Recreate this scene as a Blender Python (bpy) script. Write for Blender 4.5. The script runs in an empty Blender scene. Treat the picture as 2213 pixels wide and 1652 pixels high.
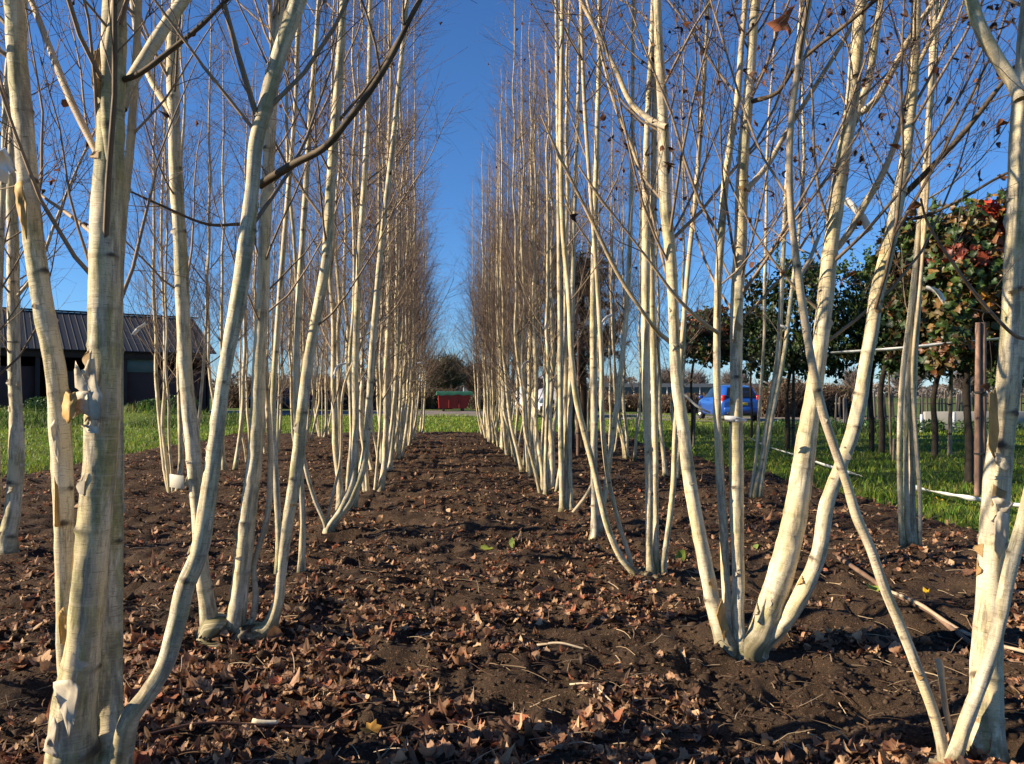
import bpy, math, random
import numpy as np
from mathutils import Vector, Matrix
R_ = math.radians
scn = bpy.context.scene
COL = scn.collection

# ---------------------------------------------------------------- camera, sky, sun, exposure
FPX, CX, CY = 1663.0, 1106.5, 826.0          # focal length and centre, in pixels of a 2213 x 1652 view
CAM_H, YAW, PITCH = 1.2, 4.35, 0.83
SUN_EL, SUN_AZ = 23.0, 265.0                 # azimuth clockwise from the rows' direction (+Y)
SUN_STR, SKY_STR, EXPO = 5.0, 0.076, 1.12

cam_d = bpy.data.cameras.new('camera'); cam = bpy.data.objects.new('camera', cam_d); COL.objects.link(cam)
cam_d.sensor_width = 36.0; cam_d.lens = FPX/2213*36; cam_d.clip_start = 0.05; cam_d.clip_end = 3000
cam.location = (0, 0, CAM_H); cam.rotation_euler = (R_(90+PITCH), 0, R_(-YAW))
scn.camera = cam
scn.view_settings.view_transform = 'Standard'; scn.view_settings.look = 'None'
scn.view_settings.exposure = EXPO; scn.view_settings.gamma = 1

w = bpy.data.worlds.new('World'); scn.world = w; w.use_nodes = True
nt = w.node_tree; bg = nt.nodes['Background']
sky = nt.nodes.new('ShaderNodeTexSky'); sky.sky_type = 'NISHITA'; sky.sun_disc = False
sky.sun_elevation = R_(SUN_EL); sky.sun_rotation = R_(SUN_AZ)
sky.air_density = 1.0; sky.dust_density = 0.0; sky.ozone_density = 10.0; sky.altitude = 0
nt.links.new(sky.outputs[0], bg.inputs[0]); bg.inputs[1].default_value = SKY_STR
sd = bpy.data.lights.new('sun', 'SUN'); sd.energy = SUN_STR; sd.angle = R_(0.5); sd.color = (1.0, 0.84, 0.62)
sun = bpy.data.objects.new('sun', sd); COL.objects.link(sun)
az, el = R_(SUN_AZ), R_(SUN_EL)
sdir = Vector((math.sin(az)*math.cos(el), math.cos(az)*math.cos(el), math.sin(el)))
sun.rotation_euler = sdir.to_track_quat('Z', 'Y').to_euler(); sun.location = sdir*30

# ---------------------------------------------------------------- pixel <-> world helpers
CAMM = np.array(cam.rotation_euler.to_matrix())
def ray(u, v):
    r = CAMM @ np.array([(u-CX)/FPX, -(v-CY)/FPX, -1.0]); return r
def at(u, v, Y):                              # the point seen at (u,v) whose distance along the rows is Y
    r = ray(u, v); return np.array([0, 0, CAM_H]) + r*(Y/r[1])
def gp(u, v, z=0.0):                          # the point of the ground seen at (u,v)
    r = ray(u, v); return np.array([0, 0, CAM_H]) + r*((z-CAM_H)/r[2])

# ---------------------------------------------------------------- noise
def _h(ix, iy, iz, seed):
    n = (ix*374761393 + iy*668265263 + iz*2147483647 + seed*1274126177) & 0xffffffff
    n = ((n ^ (n >> 13))*1274126177) & 0xffffffff
    n = n ^ (n >> 16)
    n = (n*2246822519) & 0xffffffff; n = n ^ (n >> 15)
    return n/4294967295.0*2-1
def noise(p, seed=0):
    p = np.asarray(p, float); i = np.floor(p).astype(np.int64); f = p-i; f = f*f*(3-2*f)
    x, y, z = i[..., 0], i[..., 1], i[..., 2]; a, b, c = f[..., 0], f[..., 1], f[..., 2]
    def L(u, v, t): return u+(v-u)*t
    return L(L(L(_h(x,y,z,seed), _h(x+1,y,z,seed), a), L(_h(x,y+1,z,seed), _h(x+1,y+1,z,seed), a), b),
             L(L(_h(x,y,z+1,seed), _h(x+1,y,z+1,seed), a), L(_h(x,y+1,z+1,seed), _h(x+1,y+1,z+1,seed), a), b), c)
def n2(x, y, s, seed=0):
    x = np.asarray(x, float); y = np.asarray(y, float)
    return noise(np.stack([x*s, y*s, np.full_like(x, 0.37)], -1), seed)

SX0, SX1, SY1 = -6.5, 4.75, 23.6              # the soil bed
def edge(x, y):                               # >0 inside the soil bed
    wob = 0.22*n2(x, y, 0.9, 5)+0.10*n2(x, y, 3.1, 6)
    return np.minimum(np.minimum(x-SX0, SX1-x), SY1-y)+wob
def soil_h(x, y):
    h = 0.035*n2(x, y, 0.8, 1)+0.052*n2(x, y*1.4, 2.0, 2)+0.085*(.4-np.abs(n2(x, y*1.3, 4.6, 3)))+0.048*(.4-np.abs(n2(x, y, 11.0, 4)))+0.014*(.4-np.abs(n2(x, y, 29.0, 7)))
    e = np.clip((edge(x, y)+0.1)/0.4, 0, 1)
    return h*e - 0.14*(1-e)
def lawn_h(x, y):
    h = 0.03*n2(x, y, 0.6, 11)+0.02*n2(x, y, 2.2, 12)
    bank = np.exp(-((y-33)/3.0)**2)*np.clip((-8-x)/4, 0, 1)*0.55
    e = np.clip((edge(x, y)-0.05)/0.35, 0, 1)
    far = np.clip((y-37)/3, 0, 1)
    return (h+bank)*(1-far) - 0.2*e
def sz(x, y): return float(soil_h(np.array([x]), np.array([y]))[0])
def lz(x, y): return float(lawn_h(np.array([x]), np.array([y]))[0])

# ---------------------------------------------------------------- mesh helpers
def mk(name, V, F, mat, parent=None, col=None, sc=None, smooth=True, mi=None):
    V = np.asarray(V, np.float32); me = bpy.data.meshes.new(name)
    if not isinstance(F, list): F = [F]
    F = [np.asarray(f, np.int32) for f in F if len(f)]
    me.vertices.add(len(V)); me.vertices.foreach_set('co', V.ravel())
    tot = np.concatenate([np.full(len(f), f.shape[1], np.int32) for f in F])
    idx = np.concatenate([f.ravel() for f in F])
    st = np.concatenate([[0], np.cumsum(tot)[:-1]]).astype(np.int32)
    me.loops.add(len(idx)); me.loops.foreach_set('vertex_index', idx)
    me.polygons.add(len(tot)); me.polygons.foreach_set('loop_start', st)
    me.polygons.foreach_set('loop_total', tot)
    me.polygons.foreach_set('use_smooth', np.full(len(tot), smooth))
    for m in (mat if isinstance(mat, list) else [mat]): me.materials.append(m)
    if mi is not None: me.polygons.foreach_set('material_index', np.asarray(mi, np.int32))
    me.update(calc_edges=True)
    if col is not None:
        a = me.attributes.new('col', 'FLOAT_COLOR', 'POINT')
        c = np.ones((len(V), 4), np.float32); c[:, :3] = col; a.data.foreach_set('color', c.ravel())
    if sc is not None:
        a = me.attributes.new('sc', 'FLOAT_VECTOR', 'POINT'); a.data.foreach_set('vector', np.asarray(sc, np.float32).ravel())
    o = bpy.data.objects.new(name, me); COL.objects.link(o)
    if parent is not None: o.parent = parent
    return o

class G:                                       # collects pieces of one mesh
    def __init__(s): s.V = []; s.F = []; s.c = []; s.s = []; s.n = 0
    def add(s, V, F, col=(1,1,1), sc=None):
        V = np.asarray(V, float)
        for f in (F if isinstance(F, list) else [F]): s.F.append(np.asarray(f)+s.n)
        s.V.append(V); c = np.asarray(col, float)
        s.c.append(np.broadcast_to(c, (len(V), 3)) if c.ndim == 1 else c)
        s.s.append(V if sc is None else sc); s.n += len(V); return s
    def build(s, name, mat, parent=None, smooth=True):
        return mk(name, np.concatenate(s.V), s.F, mat, parent, np.concatenate(s.c), np.concatenate(s.s), smooth)
    def box(s, c, d, rz=0, col=(1,1,1), bev=0.0, top=(1,1)):
        x, y, z = [k/2 for k in d]; b = min(bev, x*.45, y*.45, z*.45)
        if b <= 0:
            v = np.array([[sx*x*(top[0] if k else 1), sy*y*(top[1] if k else 1), (z if k else -z)] for k in (0,1) for sx, sy in ((-1,-1),(1,-1),(1,1),(-1,1))])
            f = [[3,2,1,0],[4,5,6,7],[0,1,5,4],[1,2,6,5],[2,3,7,6],[3,0,4,7]]
        else:
            rings = []
            for zz, ins in ((-z, b), (-z+b, 0), (z-b, 0), (z, b)):
                k = 1 if zz < 0 else 1
                tx, ty = (top if zz > 0 else (1, 1)); X, Y = x*tx, y*ty
                rings += [[-X+ins+b*(ins==0),-Y+ins,zz],[X-ins-b*(ins==0),-Y+ins,zz],[X-ins,-Y+ins+b*(ins==0),zz],[X-ins,Y-ins-b*(ins==0),zz],
                          [X-ins-b*(ins==0),Y-ins,zz],[-X+ins+b*(ins==0),Y-ins,zz],[-X+ins,Y-ins-b*(ins==0),zz],[-X+ins,-Y+ins+b*(ins==0),zz]]
            v = np.array(rings); q = []
            for k in range(3):
                for j in range(8): q.append([k*8+j, k*8+(j+1)%8, (k+1)*8+(j+1)%8, (k+1)*8+j])
            q += [[0,7,6,1],[1,6,5,2],[2,5,4,3]]; t = 24; q += [[t+1,t+6,t+7,t],[t+2,t+5,t+6,t+1],[t+3,t+4,t+5,t+2]]
            f = q
        ca, sa = math.cos(rz), math.sin(rz)
        v = np.stack([v[:,0]*ca-v[:,1]*sa, v[:,0]*sa+v[:,1]*ca, v[:,2]], 1)+np.array(c)
        return s.add(v, np.array(f), col)

def frames(P):
    T = np.gradient(P, axis=1); T /= np.linalg.norm(T, axis=2, keepdims=True)+1e-12
    m = np.abs(T.mean(1)); a = np.zeros((len(P), 3)); a[np.arange(len(P)), m.argmin(1)] = 1
    a = a[:, None, :]; U = a-(a*T).sum(2, keepdims=True)*T; U /= np.linalg.norm(U, axis=2, keepdims=True)+1e-12
    return T, U, np.cross(T, U)
def tubes(P, R, sides=3, closed=False):
    P = np.asarray(P, float); R = np.asarray(R, float)
    N, K = R.shape[:2]; T, U, W = frames(P)
    th = np.arange(sides)/sides*2*math.pi; c, s = np.cos(th), np.sin(th)
    RR = R[..., None] if R.ndim == 2 else R
    V = P[:, :, None, :]+RR[..., None]*(U[:, :, None, :]*c[:, None]+W[:, :, None, :]*s[:, None])
    seg = np.linalg.norm(np.diff(P, axis=1), axis=2); arc = np.concatenate([np.zeros((N,1)), np.cumsum(seg,1)], 1)
    r0 = RR.mean(axis=(1, 2))[:, None, None]*np.ones((N, K, sides))
    SC = np.stack([r0*c+0*r0, r0*s+0*r0, arc[:, :, None]*np.ones((N, K, sides))], -1)
    b = (np.arange(N)*K*sides)[:, None, None]+(np.arange(K-1)*sides)[None, :, None]
    j = np.arange(sides)[None, None, :]; j2 = (j+1) % sides
    F = np.stack([b+j, b+j2, b+sides+j2, b+sides+j], -1).reshape(-1, 4)
    out = [F]
    if closed:
        e = (np.arange(N)*K*sides)[:, None]
        out = [F, (e+np.arange(sides)[None, ::-1]), (e+(K-1)*sides+np.arange(sides)[None, :])]
    return V.reshape(-1, 3), out, SC.reshape(-1, 3)

def tag(o, label, cat, group=None, kind=None):
    o['label'] = label; o['category'] = cat
    if group: o['group'] = group
    if kind: o['kind'] = kind
    return o
def empty(name, loc=(0,0,0), rz=0):
    o = bpy.data.objects.new(name, None); COL.objects.link(o); o.location = loc; o.rotation_euler = (0,0,rz); o.empty_display_size = .2
    return o
def copy_tree(o, parent=None):
    c = o.copy(); COL.objects.link(c)
    if parent is not None: c.parent = parent
    for ch in list(o.children): copy_tree(ch, c)
    return c
def norm(a): return a/(np.linalg.norm(a, axis=-1, keepdims=True)+1e-12)

# ---------------------------------------------------------------- materials
def mat_base(name, rough=.8, spec=.3):
    m = bpy.data.materials.new(name); m.use_nodes = True
    b = m.node_tree.nodes['Principled BSDF']; b.inputs['Roughness'].default_value = rough
    b.inputs['Specular IOR Level'].default_value = spec
    return m, m.node_tree, b
def nd(t, typ, **k):
    n = t.nodes.new(typ)
    for a, v in k.items():
        if a.startswith('i_'): n.inputs[a[2:].replace('_', ' ')].default_value = v
        else: setattr(n, a, v)
    return n
def ramp(t, stops, fac=None):
    r = t.nodes.new('ShaderNodeValToRGB'); e = r.color_ramp.elements
    e[0].position, e[0].color = stops[0][0], (*stops[0][1], 1)
    e[1].position, e[1].color = stops[1][0], (*stops[1][1], 1)
    for p, c in stops[2:]:
        x = e.new(p); x.color = (*c, 1)
    if fac is not None: t.links.new(fac, r.inputs[0])
    return r
def mix(t, a, b, fac, mode='MIX'):
    m = t.nodes.new('ShaderNodeMix'); m.data_type = 'RGBA'; m.blend_type = mode
    for s, v in ((m.inputs[0], fac), (m.inputs[6], a), (m.inputs[7], b)):
        if hasattr(v, 'is_output'): t.links.new(v, s)
        else: s.default_value = v if not isinstance(v, tuple) else ((*v, 1) if len(v) == 3 else v)
    return m.outputs[2]
def texn(t, vec, scale, detail=4, rough=.6, sc3=None):
    if sc3:
        mp = t.nodes.new('ShaderNodeMapping'); mp.inputs['Scale'].default_value = sc3; t.links.new(vec, mp.inputs[0]); vec = mp.outputs[0]
    n = t.nodes.new('ShaderNodeTexNoise'); n.inputs['Scale'].default_value = scale; n.inputs['Detail'].default_value = detail
    n.inputs['Roughness'].default_value = rough; t.links.new(vec, n.inputs['Vector']); return n.outputs[0]
def bump(t, b, h, strength, dist):
    n = t.nodes.new('ShaderNodeBump'); n.inputs['Strength'].default_value = strength; n.inputs['Distance'].default_value = dist
    t.links.new(h, n.inputs['Height']); t.links.new(n.outputs[0], b.inputs['Normal']); return n
def thr(t, v, lo, hi):
    m = t.nodes.new('ShaderNodeMapRange'); m.interpolation_type = 'SMOOTHSTEP'
    m.inputs[1].default_value = lo; m.inputs[2].default_value = hi; t.links.new(v, m.inputs[0]); return m.outputs[0]
def mul(t, a, b):
    m = t.nodes.new('ShaderNodeMath'); m.operation = 'MULTIPLY'
    for s, v in ((m.inputs[0], a), (m.inputs[1], b)):
        if hasattr(v, 'is_output'): t.links.new(v, s)
        else: s.default_value = v
    return m.outputs[0]

def plain(name, col, rough=.6, metal=0.0, var=.25, scale=6, spec=.4, coat=0):
    m, t, b = mat_base(name, rough, spec); b.inputs['Metallic'].default_value = metal
    b.inputs['Coat Weight'].default_value = coat
    tc = t.nodes.new('ShaderNodeTexCoord'); n = texn(t, tc.outputs['Object'], scale, 5)
    c2 = tuple(c*(1-var) for c in col)
    t.links.new(mix(t, c2, tuple(min(1, c*(1+var*.4)) for c in col), n), b.inputs['Base Color'])
    return m

def bark_material(name, light, cream, al0=.48):
    m, t, b = mat_base(name, .62, .25)
    a = nd(t, 'ShaderNodeAttribute', attribute_name='sc').outputs['Vector']
    k = nd(t, 'ShaderNodeAttribute', attribute_name='col')
    oi = t.nodes.new('ShaderNodeObjectInfo')
    add = nd(t, 'ShaderNodeVectorMath', operation='ADD'); t.links.new(a, add.inputs[0])
    scv = nd(t, 'ShaderNodeVectorMath', operation='SCALE'); comb = t.nodes.new('ShaderNodeCombineXYZ')
    for i in range(3): t.links.new(oi.outputs['Random'], comb.inputs[i])
    t.links.new(comb.outputs[0], scv.inputs[0]); scv.inputs['Scale'].default_value = 40
    t.links.new(scv.outputs[0], add.inputs[1]); v = add.outputs[0]
    big = texn(t, v, 3.2, 3, .6, (6, 6, 1.2))
    c = mix(t, light, cream, thr(t, big, .33, .60))
    pk = texn(t, v, 5, 4, .6, (3, 3, 1.6)); c = mix(t, c, (.70, .42, .24), mul(t, thr(t, pk, .62, .78), .5))
    grm0 = texn(t, v, 30, 4, .7, (1, 1, .5)); al = texn(t, v, 2.3, 6, .7, (9, 9, 1.5)); alm = mul(t, thr(t, al, al0, al0+.14), .74)
    c = mix(t, c, mix(t, (.26, .25, .07), (.12, .13, .035), thr(t, grm0, .45, .6)), alm)
    grm = texn(t, v, 9, 6, .75, (4, 4, .5)); c = mix(t, c, (.17, .14, .10), mul(t, thr(t, grm, .49, .62), .75))
    st_ = texn(t, v, 4, 6, .7, (10, 10, 1.0)); c = mix(t, c, (.30, .27, .22), mul(t, thr(t, st_, .50, .62), .55))
    sp = texn(t, v, 420, 3, .6, (1, 1, 1)); c = mix(t, c, (.16, .11, .07), mul(t, thr(t, sp, .57, .68), .6))
    le = texn(t, v, 60, 3, .65, (.55, .55, 9)); lem = mul(t, thr(t, le, .585, .68), .85)
    c = mix(t, c, (.11, .075, .05), lem)
    ho = texn(t, v, 16, 4, .6, (.25, .25, 8)); c = mix(t, c, (.55, .45, .30), mul(t, thr(t, ho, .5, .7), .45))
    sepk = t.nodes.new('ShaderNodeSeparateColor'); t.links.new(k.outputs['Color'], sepk.inputs[0])
    c = mix(t, mix(t, (.30, .19, .11), (.50, .38, .25), big), c, sepk.outputs[2])
    c = mix(t, (.045, .030, .02), c, sepk.outputs[0])                # knots and scars
    mo = texn(t, v, 20, 5, .7, (1, 1, .6))
    inv = nd(t, 'ShaderNodeMath', operation='SUBTRACT'); inv.inputs[0].default_value = 1; t.links.new(sepk.outputs[1], inv.inputs[1])
    c = mix(t, c, mix(t, (.10, .12, .03), (.12, .08, .045), mo), mul(t, inv.outputs[0], thr(t, mo, .35, .55)))
    t.links.new(c, b.inputs['Base Color'])
    hs = nd(t, 'ShaderNodeMath', operation='ADD'); t.links.new(mul(t, le, .6), hs.inputs[0]); t.links.new(mul(t, ho, 1.2), hs.inputs[1])
    bump(t, b, hs.outputs[0], .45, .004)
    return m
M = {}
M['bark'] = bark_material('birch_bark', (.72, .64, .47), (.66, .54, .31), .50)
M['bark_green'] = bark_material('algae_birch_bark', (.68, .59, .42), (.62, .50, .27), .43)
def col_mat(name, rough=.8, noise_s=0, transl=0, spec=.2, amt=.35):
    m, t, b = mat_base(name, rough, spec)
    k = nd(t, 'ShaderNodeAttribute', attribute_name='col').outputs['Color']; c = k
    if noise_s:
        tc = t.nodes.new('ShaderNodeTexCoord'); n = texn(t, tc.outputs['Object'], noise_s, 4)
        c = mix(t, c, mix(t, (.35, .35, .35), (1.25, 1.25, 1.25), n), 1.0, 'MULTIPLY')
        c = mix(t, k, c, amt*2)
    t.links.new(c, b.inputs['Base Color'])
    if transl:
        tr = t.nodes.new('ShaderNodeBsdfTranslucent'); t.links.new(c, tr.inputs[0])
        mx = t.nodes.new('ShaderNodeMixShader'); mx.inputs[0].default_value = transl
        t.links.new(b.outputs[0], mx.inputs[1]); t.links.new(tr.outputs[0], mx.inputs[2])
        t.links.new(mx.outputs[0], t.nodes['Material Output'].inputs[0])
    return m
M['twig'] = col_mat('twig_bark', .75, 45)
M['branch'] = col_mat('branch_bark', .7, 60)
M['leaf'] = col_mat('dry_leaf', .7, 60, .25, .3)
M['grass'] = col_mat('grass_blade', .6, 0, .35, .3)
M['foliage'] = col_mat('foliage', .45, 0, .22, .45)
M['peel'] = col_mat('peeled_bark', .6, 70, .25, .25, .25)

# soil
m, t, b = mat_base('soil', .95, .15); M['soil'] = m
tc = t.nodes.new('ShaderNodeTexCoord').outputs['Object']
a_ = texn(t, tc, 3, 6, .65); d_ = texn(t, tc, 38, 6, .75); f_ = texn(t, tc, 140, 4, .7)
c = mix(t, (.032, .020, .013), (.085, .056, .035), thr(t, a_, .35, .65))
c = mix(t, c, (.125, .084, .054), mul(t, thr(t, d_, .5, .66), .6))
c = mix(t, c, (.022, .013, .008), mul(t, thr(t, f_, .52, .40), .0))
fl = texn(t, tc, 70, 3, .6, (1, 2.2, 1)); c = mix(t, c, (.34, .17, .09), mul(t, thr(t, fl, .60, .68), .75))
t.links.new(c, b.inputs['Base Color'])
hs = nd(t, 'ShaderNodeMath', operation='ADD'); t.links.new(d_, hs.inputs[0]); t.links.new(mul(t, f_, .5), hs.inputs[1])
bump(t, b, hs.outputs[0], 1.0, .03)
# lawn / fields
m, t, b = mat_base('lawn', .9, .15); M['lawn'] = m
tc = t.nodes.new('ShaderNodeTexCoord').outputs['Object']
c = mix(t, (.05, .08, .016), (.13, .18, .03), thr(t, texn(t, tc, 1.4, 6, .7), .35, .65))
c = mix(t, c, (.10, .085, .045), mul(t, thr(t, texn(t, tc, .35, 4), .55, .7), .6))
t.links.new(c, b.inputs['Base Color']); bump(t, b, texn(t, tc, 30, 5, .8), .8, .05)
# road
m, t, b = mat_base('gravel_road', .9, .2); M['road'] = m
tc = t.nodes.new('ShaderNodeTexCoord').outputs['Object']
c = mix(t, (.13, .11, .095), (.27, .225, .19), thr(t, texn(t, tc, .9, 8, .75), .35, .65)); t.links.new(c, b.inputs['Base Color'])
bump(t, b, texn(t, tc, 25, 4), .5, .03)

M['roof'] = plain('roof_sheet', (.017, .021, .027), .7, .0, .35, 1.2)
M['dark_wood'] = plain('dark_timber', (.045, .028, .024), .8, 0, .4, 3)
M['maroon'] = plain('maroon_boards', (.075, .035, .032), .8, 0, .35, 2)
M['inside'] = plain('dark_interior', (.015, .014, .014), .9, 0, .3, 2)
M['greygreen'] = plain('grey_green_panel', (.10, .13, .12), .6, 0, .3, 2)
M['red'] = plain('red_paint', (.24, .010, .010), .4, 0, .35, 2.5, .5)
M['green'] = plain('green_tarpaulin', (.02, .11, .06), .6, 0, .35, 3)
M['rubber'] = plain('rubber', (.02, .02, .021), .85)
M['metal'] = plain('grey_metal', (.35, .36, .38), .35, .8, .25, 8)
M['blue'] = plain('blue_car_paint', (.012, .07, .33), .3, .0, .08, 2, .5, .5)
M['white'] = plain('white_car_paint', (.74, .74, .74), .3, 0, .08, 2, .5, .5)
M['black'] = plain('black_plastic', (.02, .02, .022), .5)
M['glass'] = plain('car_glass', (.012, .016, .022), .15, 0, .2, 2, .35)
M['lamp_red'] = plain('red_lamp', (.55, .02, .02), .2)
M['lamp_clear'] = plain('clear_lamp', (.7, .72, .75), .15)
M['tape'] = plain('white_tape', (.80, .80, .78), .5, 0, .15, 12)
M['peelw'] = plain('cream_plastic', (.62, .58, .46), .6, 0, .25, 40)
M['label'] = plain('plastic_label', (.74, .73, .70), .4, 0, .15, 30)
M['stake'] = col_mat('stake_wood', .85, 22)
M['crumb'] = col_mat('soil_crumb', .95, 160, 0, .1, .5)
M['concrete'] = plain('concrete', (.33, .32, .29), .9, 0, .35, 2.5)
M['plate'] = plain('yellow_plate', (.75, .50, .03), .4)
M['greenhouse'] = plain('greenhouse_glass', (.08, .09, .09), .5, 0, .3, .8)

# ---------------------------------------------------------------- ground: lawn and field sheet, soil bed, road
def sheet(xs, ys, hf):
    X, Y = np.meshgrid(xs, ys); Z = hf(X.ravel(), Y.ravel())
    V = np.stack([X.ravel(), Y.ravel(), Z], 1); nx, ny = len(xs), len(ys)
    i = (np.arange(ny-1)[:, None]*nx+np.arange(nx-1)[None, :]).ravel()
    return V, np.stack([i, i+1, i+1+nx, i+nx], 1)
def geo(a, b, s0, k):
    out = [a]; s = s0
    while out[-1] < b: out.append(out[-1]+s); s *= k
    return np.array(out)
xs = np.concatenate([-geo(12, 900, .6, 1.25)[::-1], np.arange(-11.8, 14, .2), geo(14, 900, .6, 1.25)])
ys = np.concatenate([np.array([-60, -25, -10, -5]), np.arange(-3, 40, .25), geo(40, 1500, .6, 1.22)])
V, F = sheet(xs, ys, lawn_h); o = mk('ground', V, F, M['lawn']); o['kind'] = 'structure'
ys = geo(-.6, 24.2, .022, 1.0045); ys = np.concatenate([np.arange(-3, -.6, .15), ys])
V, F = sheet(np.concatenate([np.arange(-7.0, -2.6, .05), np.arange(-2.6, 2.6, .022), np.arange(2.6, 5.35, .04)]), ys, soil_h)
keep = edge(V[:, 0], V[:, 1]) > -.34
F = F[keep[F].all(1)]; o = mk('soil_bed', V, F, M['soil']); o['kind'] = 'structure'
# road: from far left, past the skip, swinging closer on the right
near = [(-60, 44), (-20, 42.5), (-4, 40.5), (3, 38.5), (7.5, 33.5), (12, 29.3), (17, 27.8), (30, 27), (80, 26)]
far = [(-60, 56), (-20, 54), (-4, 52.5), (3, 51), (9, 44), (14, 37.5), (19, 34), (32, 32.5), (80, 32)]
V = []; F = []; nn = 8
for i in range(len(near)):
    for j in range(nn):
        f = j/(nn-1); x = near[i][0]*(1-f)+far[i][0]*f; y = near[i][1]*(1-f)+far[i][1]*f
        V.append((x, y, max(lz(x, y), 0)+.035))
for i in range(len(near)-1):
    for j in range(nn-1): F.append((i*nn+j, (i+1)*nn+j, (i+1)*nn+j+1, i*nn+j+1))
o = mk('road', V, np.array(F), M['road']); o['kind'] = 'structure'

# ---------------------------------------------------------------- growing branches
def limbs(rs, S, D, L, R0, K, up, wob, tip=.3):
    N = len(S); P = np.zeros((N, K, 3)); P[:, 0] = S; d = norm(D); st = (L/(K-1))[:, None]
    for k in range(1, K):
        P[:, k] = P[:, k-1]+d*st
        d = norm(d+np.array([0, 0, 1.0])*up*st*3+rs.normal(0, wob, (N, 3)))
    R = R0[:, None]*(1-(1-tip)*np.linspace(0, 1, K))[None, :]
    return P, R
def sample(P, idx, t):
    K = P.shape[1]; f = t*(K-1); i = np.minimum(f.astype(int), K-2); u = (f-i)[:, None]
    a = P[idx, i]; b = P[idx, i+1]; return a*(1-u)+b*u, norm(b-a)
def side_dirs(rs, T, ang):
    r = rs.normal(0, 1, T.shape); r -= (r*T).sum(1, keepdims=True)*T; r = norm(r)
    return norm(T*np.cos(ang)[:, None]+r*np.sin(ang)[:, None])
TW1, TW2, TW3 = np.array([.27, .20, .135]), np.array([.175, .125, .095]), np.array([.165, .115, .095])
def crown(rs, stems, g, z0=1.2, dens=6.0, leaf=0, low=.35, scale=1.0, gl=None, m2=7, m3=6):
    """stems: list of (P (K,3), R (K))."""
    for P, R in stems:
        H = P[-1, 2]; n = max(3, int((H-z0)*dens)); n0 = n
        zz = z0+(H-z0)*rs.uniform(0, 1, n)**.85; keep = (zz > z0+1.0) | (rs.uniform(0, 1, n) < low); zz = zz[keep]; n = len(zz)
        i = np.clip(np.searchsorted(P[:, 2], zz), 1, len(P)-1)
        f = np.clip((zz-P[i-1, 2])/(P[i, 2]-P[i-1, 2]+1e-9), 0, 1)[:, None]
        S = P[i-1]*(1-f)+P[i]*f; T = norm(P[i]-P[i-1]); sr = R[i]
        rel = np.clip((zz-z0)/(H-z0), 0, 1)
        L = (1.75-1.38*rel**.8)*rs.uniform(.35, 1.0, n)*scale; R0 = np.minimum(sr*.5, .0022+.0042*L)
        D = side_dirs(rs, T, rs.uniform(.45, .95, n))
        P1, R1 = limbs(rs, S, D, L, R0, 8, .30, .07)
        shade = rs.uniform(.6, 1.25, (n, 1))
        V, F, s = tubes(P1, R1, 4); g.add(V, F, np.repeat(TW1*shade, 8*4, 0), s)
        cnt = np.maximum(2, (L*m2).astype(int)); idx = np.repeat(np.arange(n), cnt); N = len(idx); tt = rs.uniform(.12, .98, N)
        S2, T2 = sample(P1, idx, tt); L2 = L[idx]*(1-.55*tt)*rs.uniform(.25, .6, N)+.05
        P2, R2 = limbs(rs, S2, side_dirs(rs, T2, rs.uniform(.4, .9, N)), L2, np.minimum(.0019, R1[idx, 3]*.8), 6, .15, .10, .5)
        V, F, s = tubes(P2, R2, 3); g.add(V, F, np.repeat(TW2*rs.uniform(.6, 1.3, (N, 1)), 6*3, 0), s)
        cnt = np.maximum(1, (L2*m3*2).astype(int)); idx = np.repeat(np.arange(N), cnt); N3 = len(idx); tt = rs.uniform(.15, 1, N3)
        S3, T3 = sample(P2, idx, tt); L3 = rs.uniform(.08, .30, N3)
        P3, R3 = limbs(rs, S3, side_dirs(rs, T3, rs.uniform(.35, .9, N3)), L3, np.full(N3, .0009), 4, -.08, .12, .7)
        V, F, s = tubes(P3, R3, 3); g.add(V, F, np.repeat(TW3*rs.uniform(.6, 1.4, (N3, 1)), 4*3, 0), s)
        if leaf and gl is not None:
            m = rs.choice(N3, min(leaf, N3), replace=False); hang_leaves(rs, P3[m, -1], gl)
def leaf_shape(kind=0):
    if kind == 0:   # small ovate
        o = np.array([[0,0],[.28,.18],[.36,.45],[.2,.8],[0,1.05],[-.2,.8],[-.36,.45],[-.28,.18]])
    elif kind == 1:  # lobed plane leaf
        o = np.array([[0,0],[.18,.08],[.46,.08],[.44,.30],[.58,.52],[.36,.66],[.22,.92],[.0,1.0],[-.24,.86],[-.34,.62],[-.56,.55],[-.42,.30],[-.48,.06],[-.16,.08]])
    else:           # oval
        o = np.array([[0,0],[.2,.15],[.33,.4],[.3,.7],[.12,.95],[0,1.1],[-.15,.93],[-.34,.65],[-.32,.35],[-.18,.12]])
    return o
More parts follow.
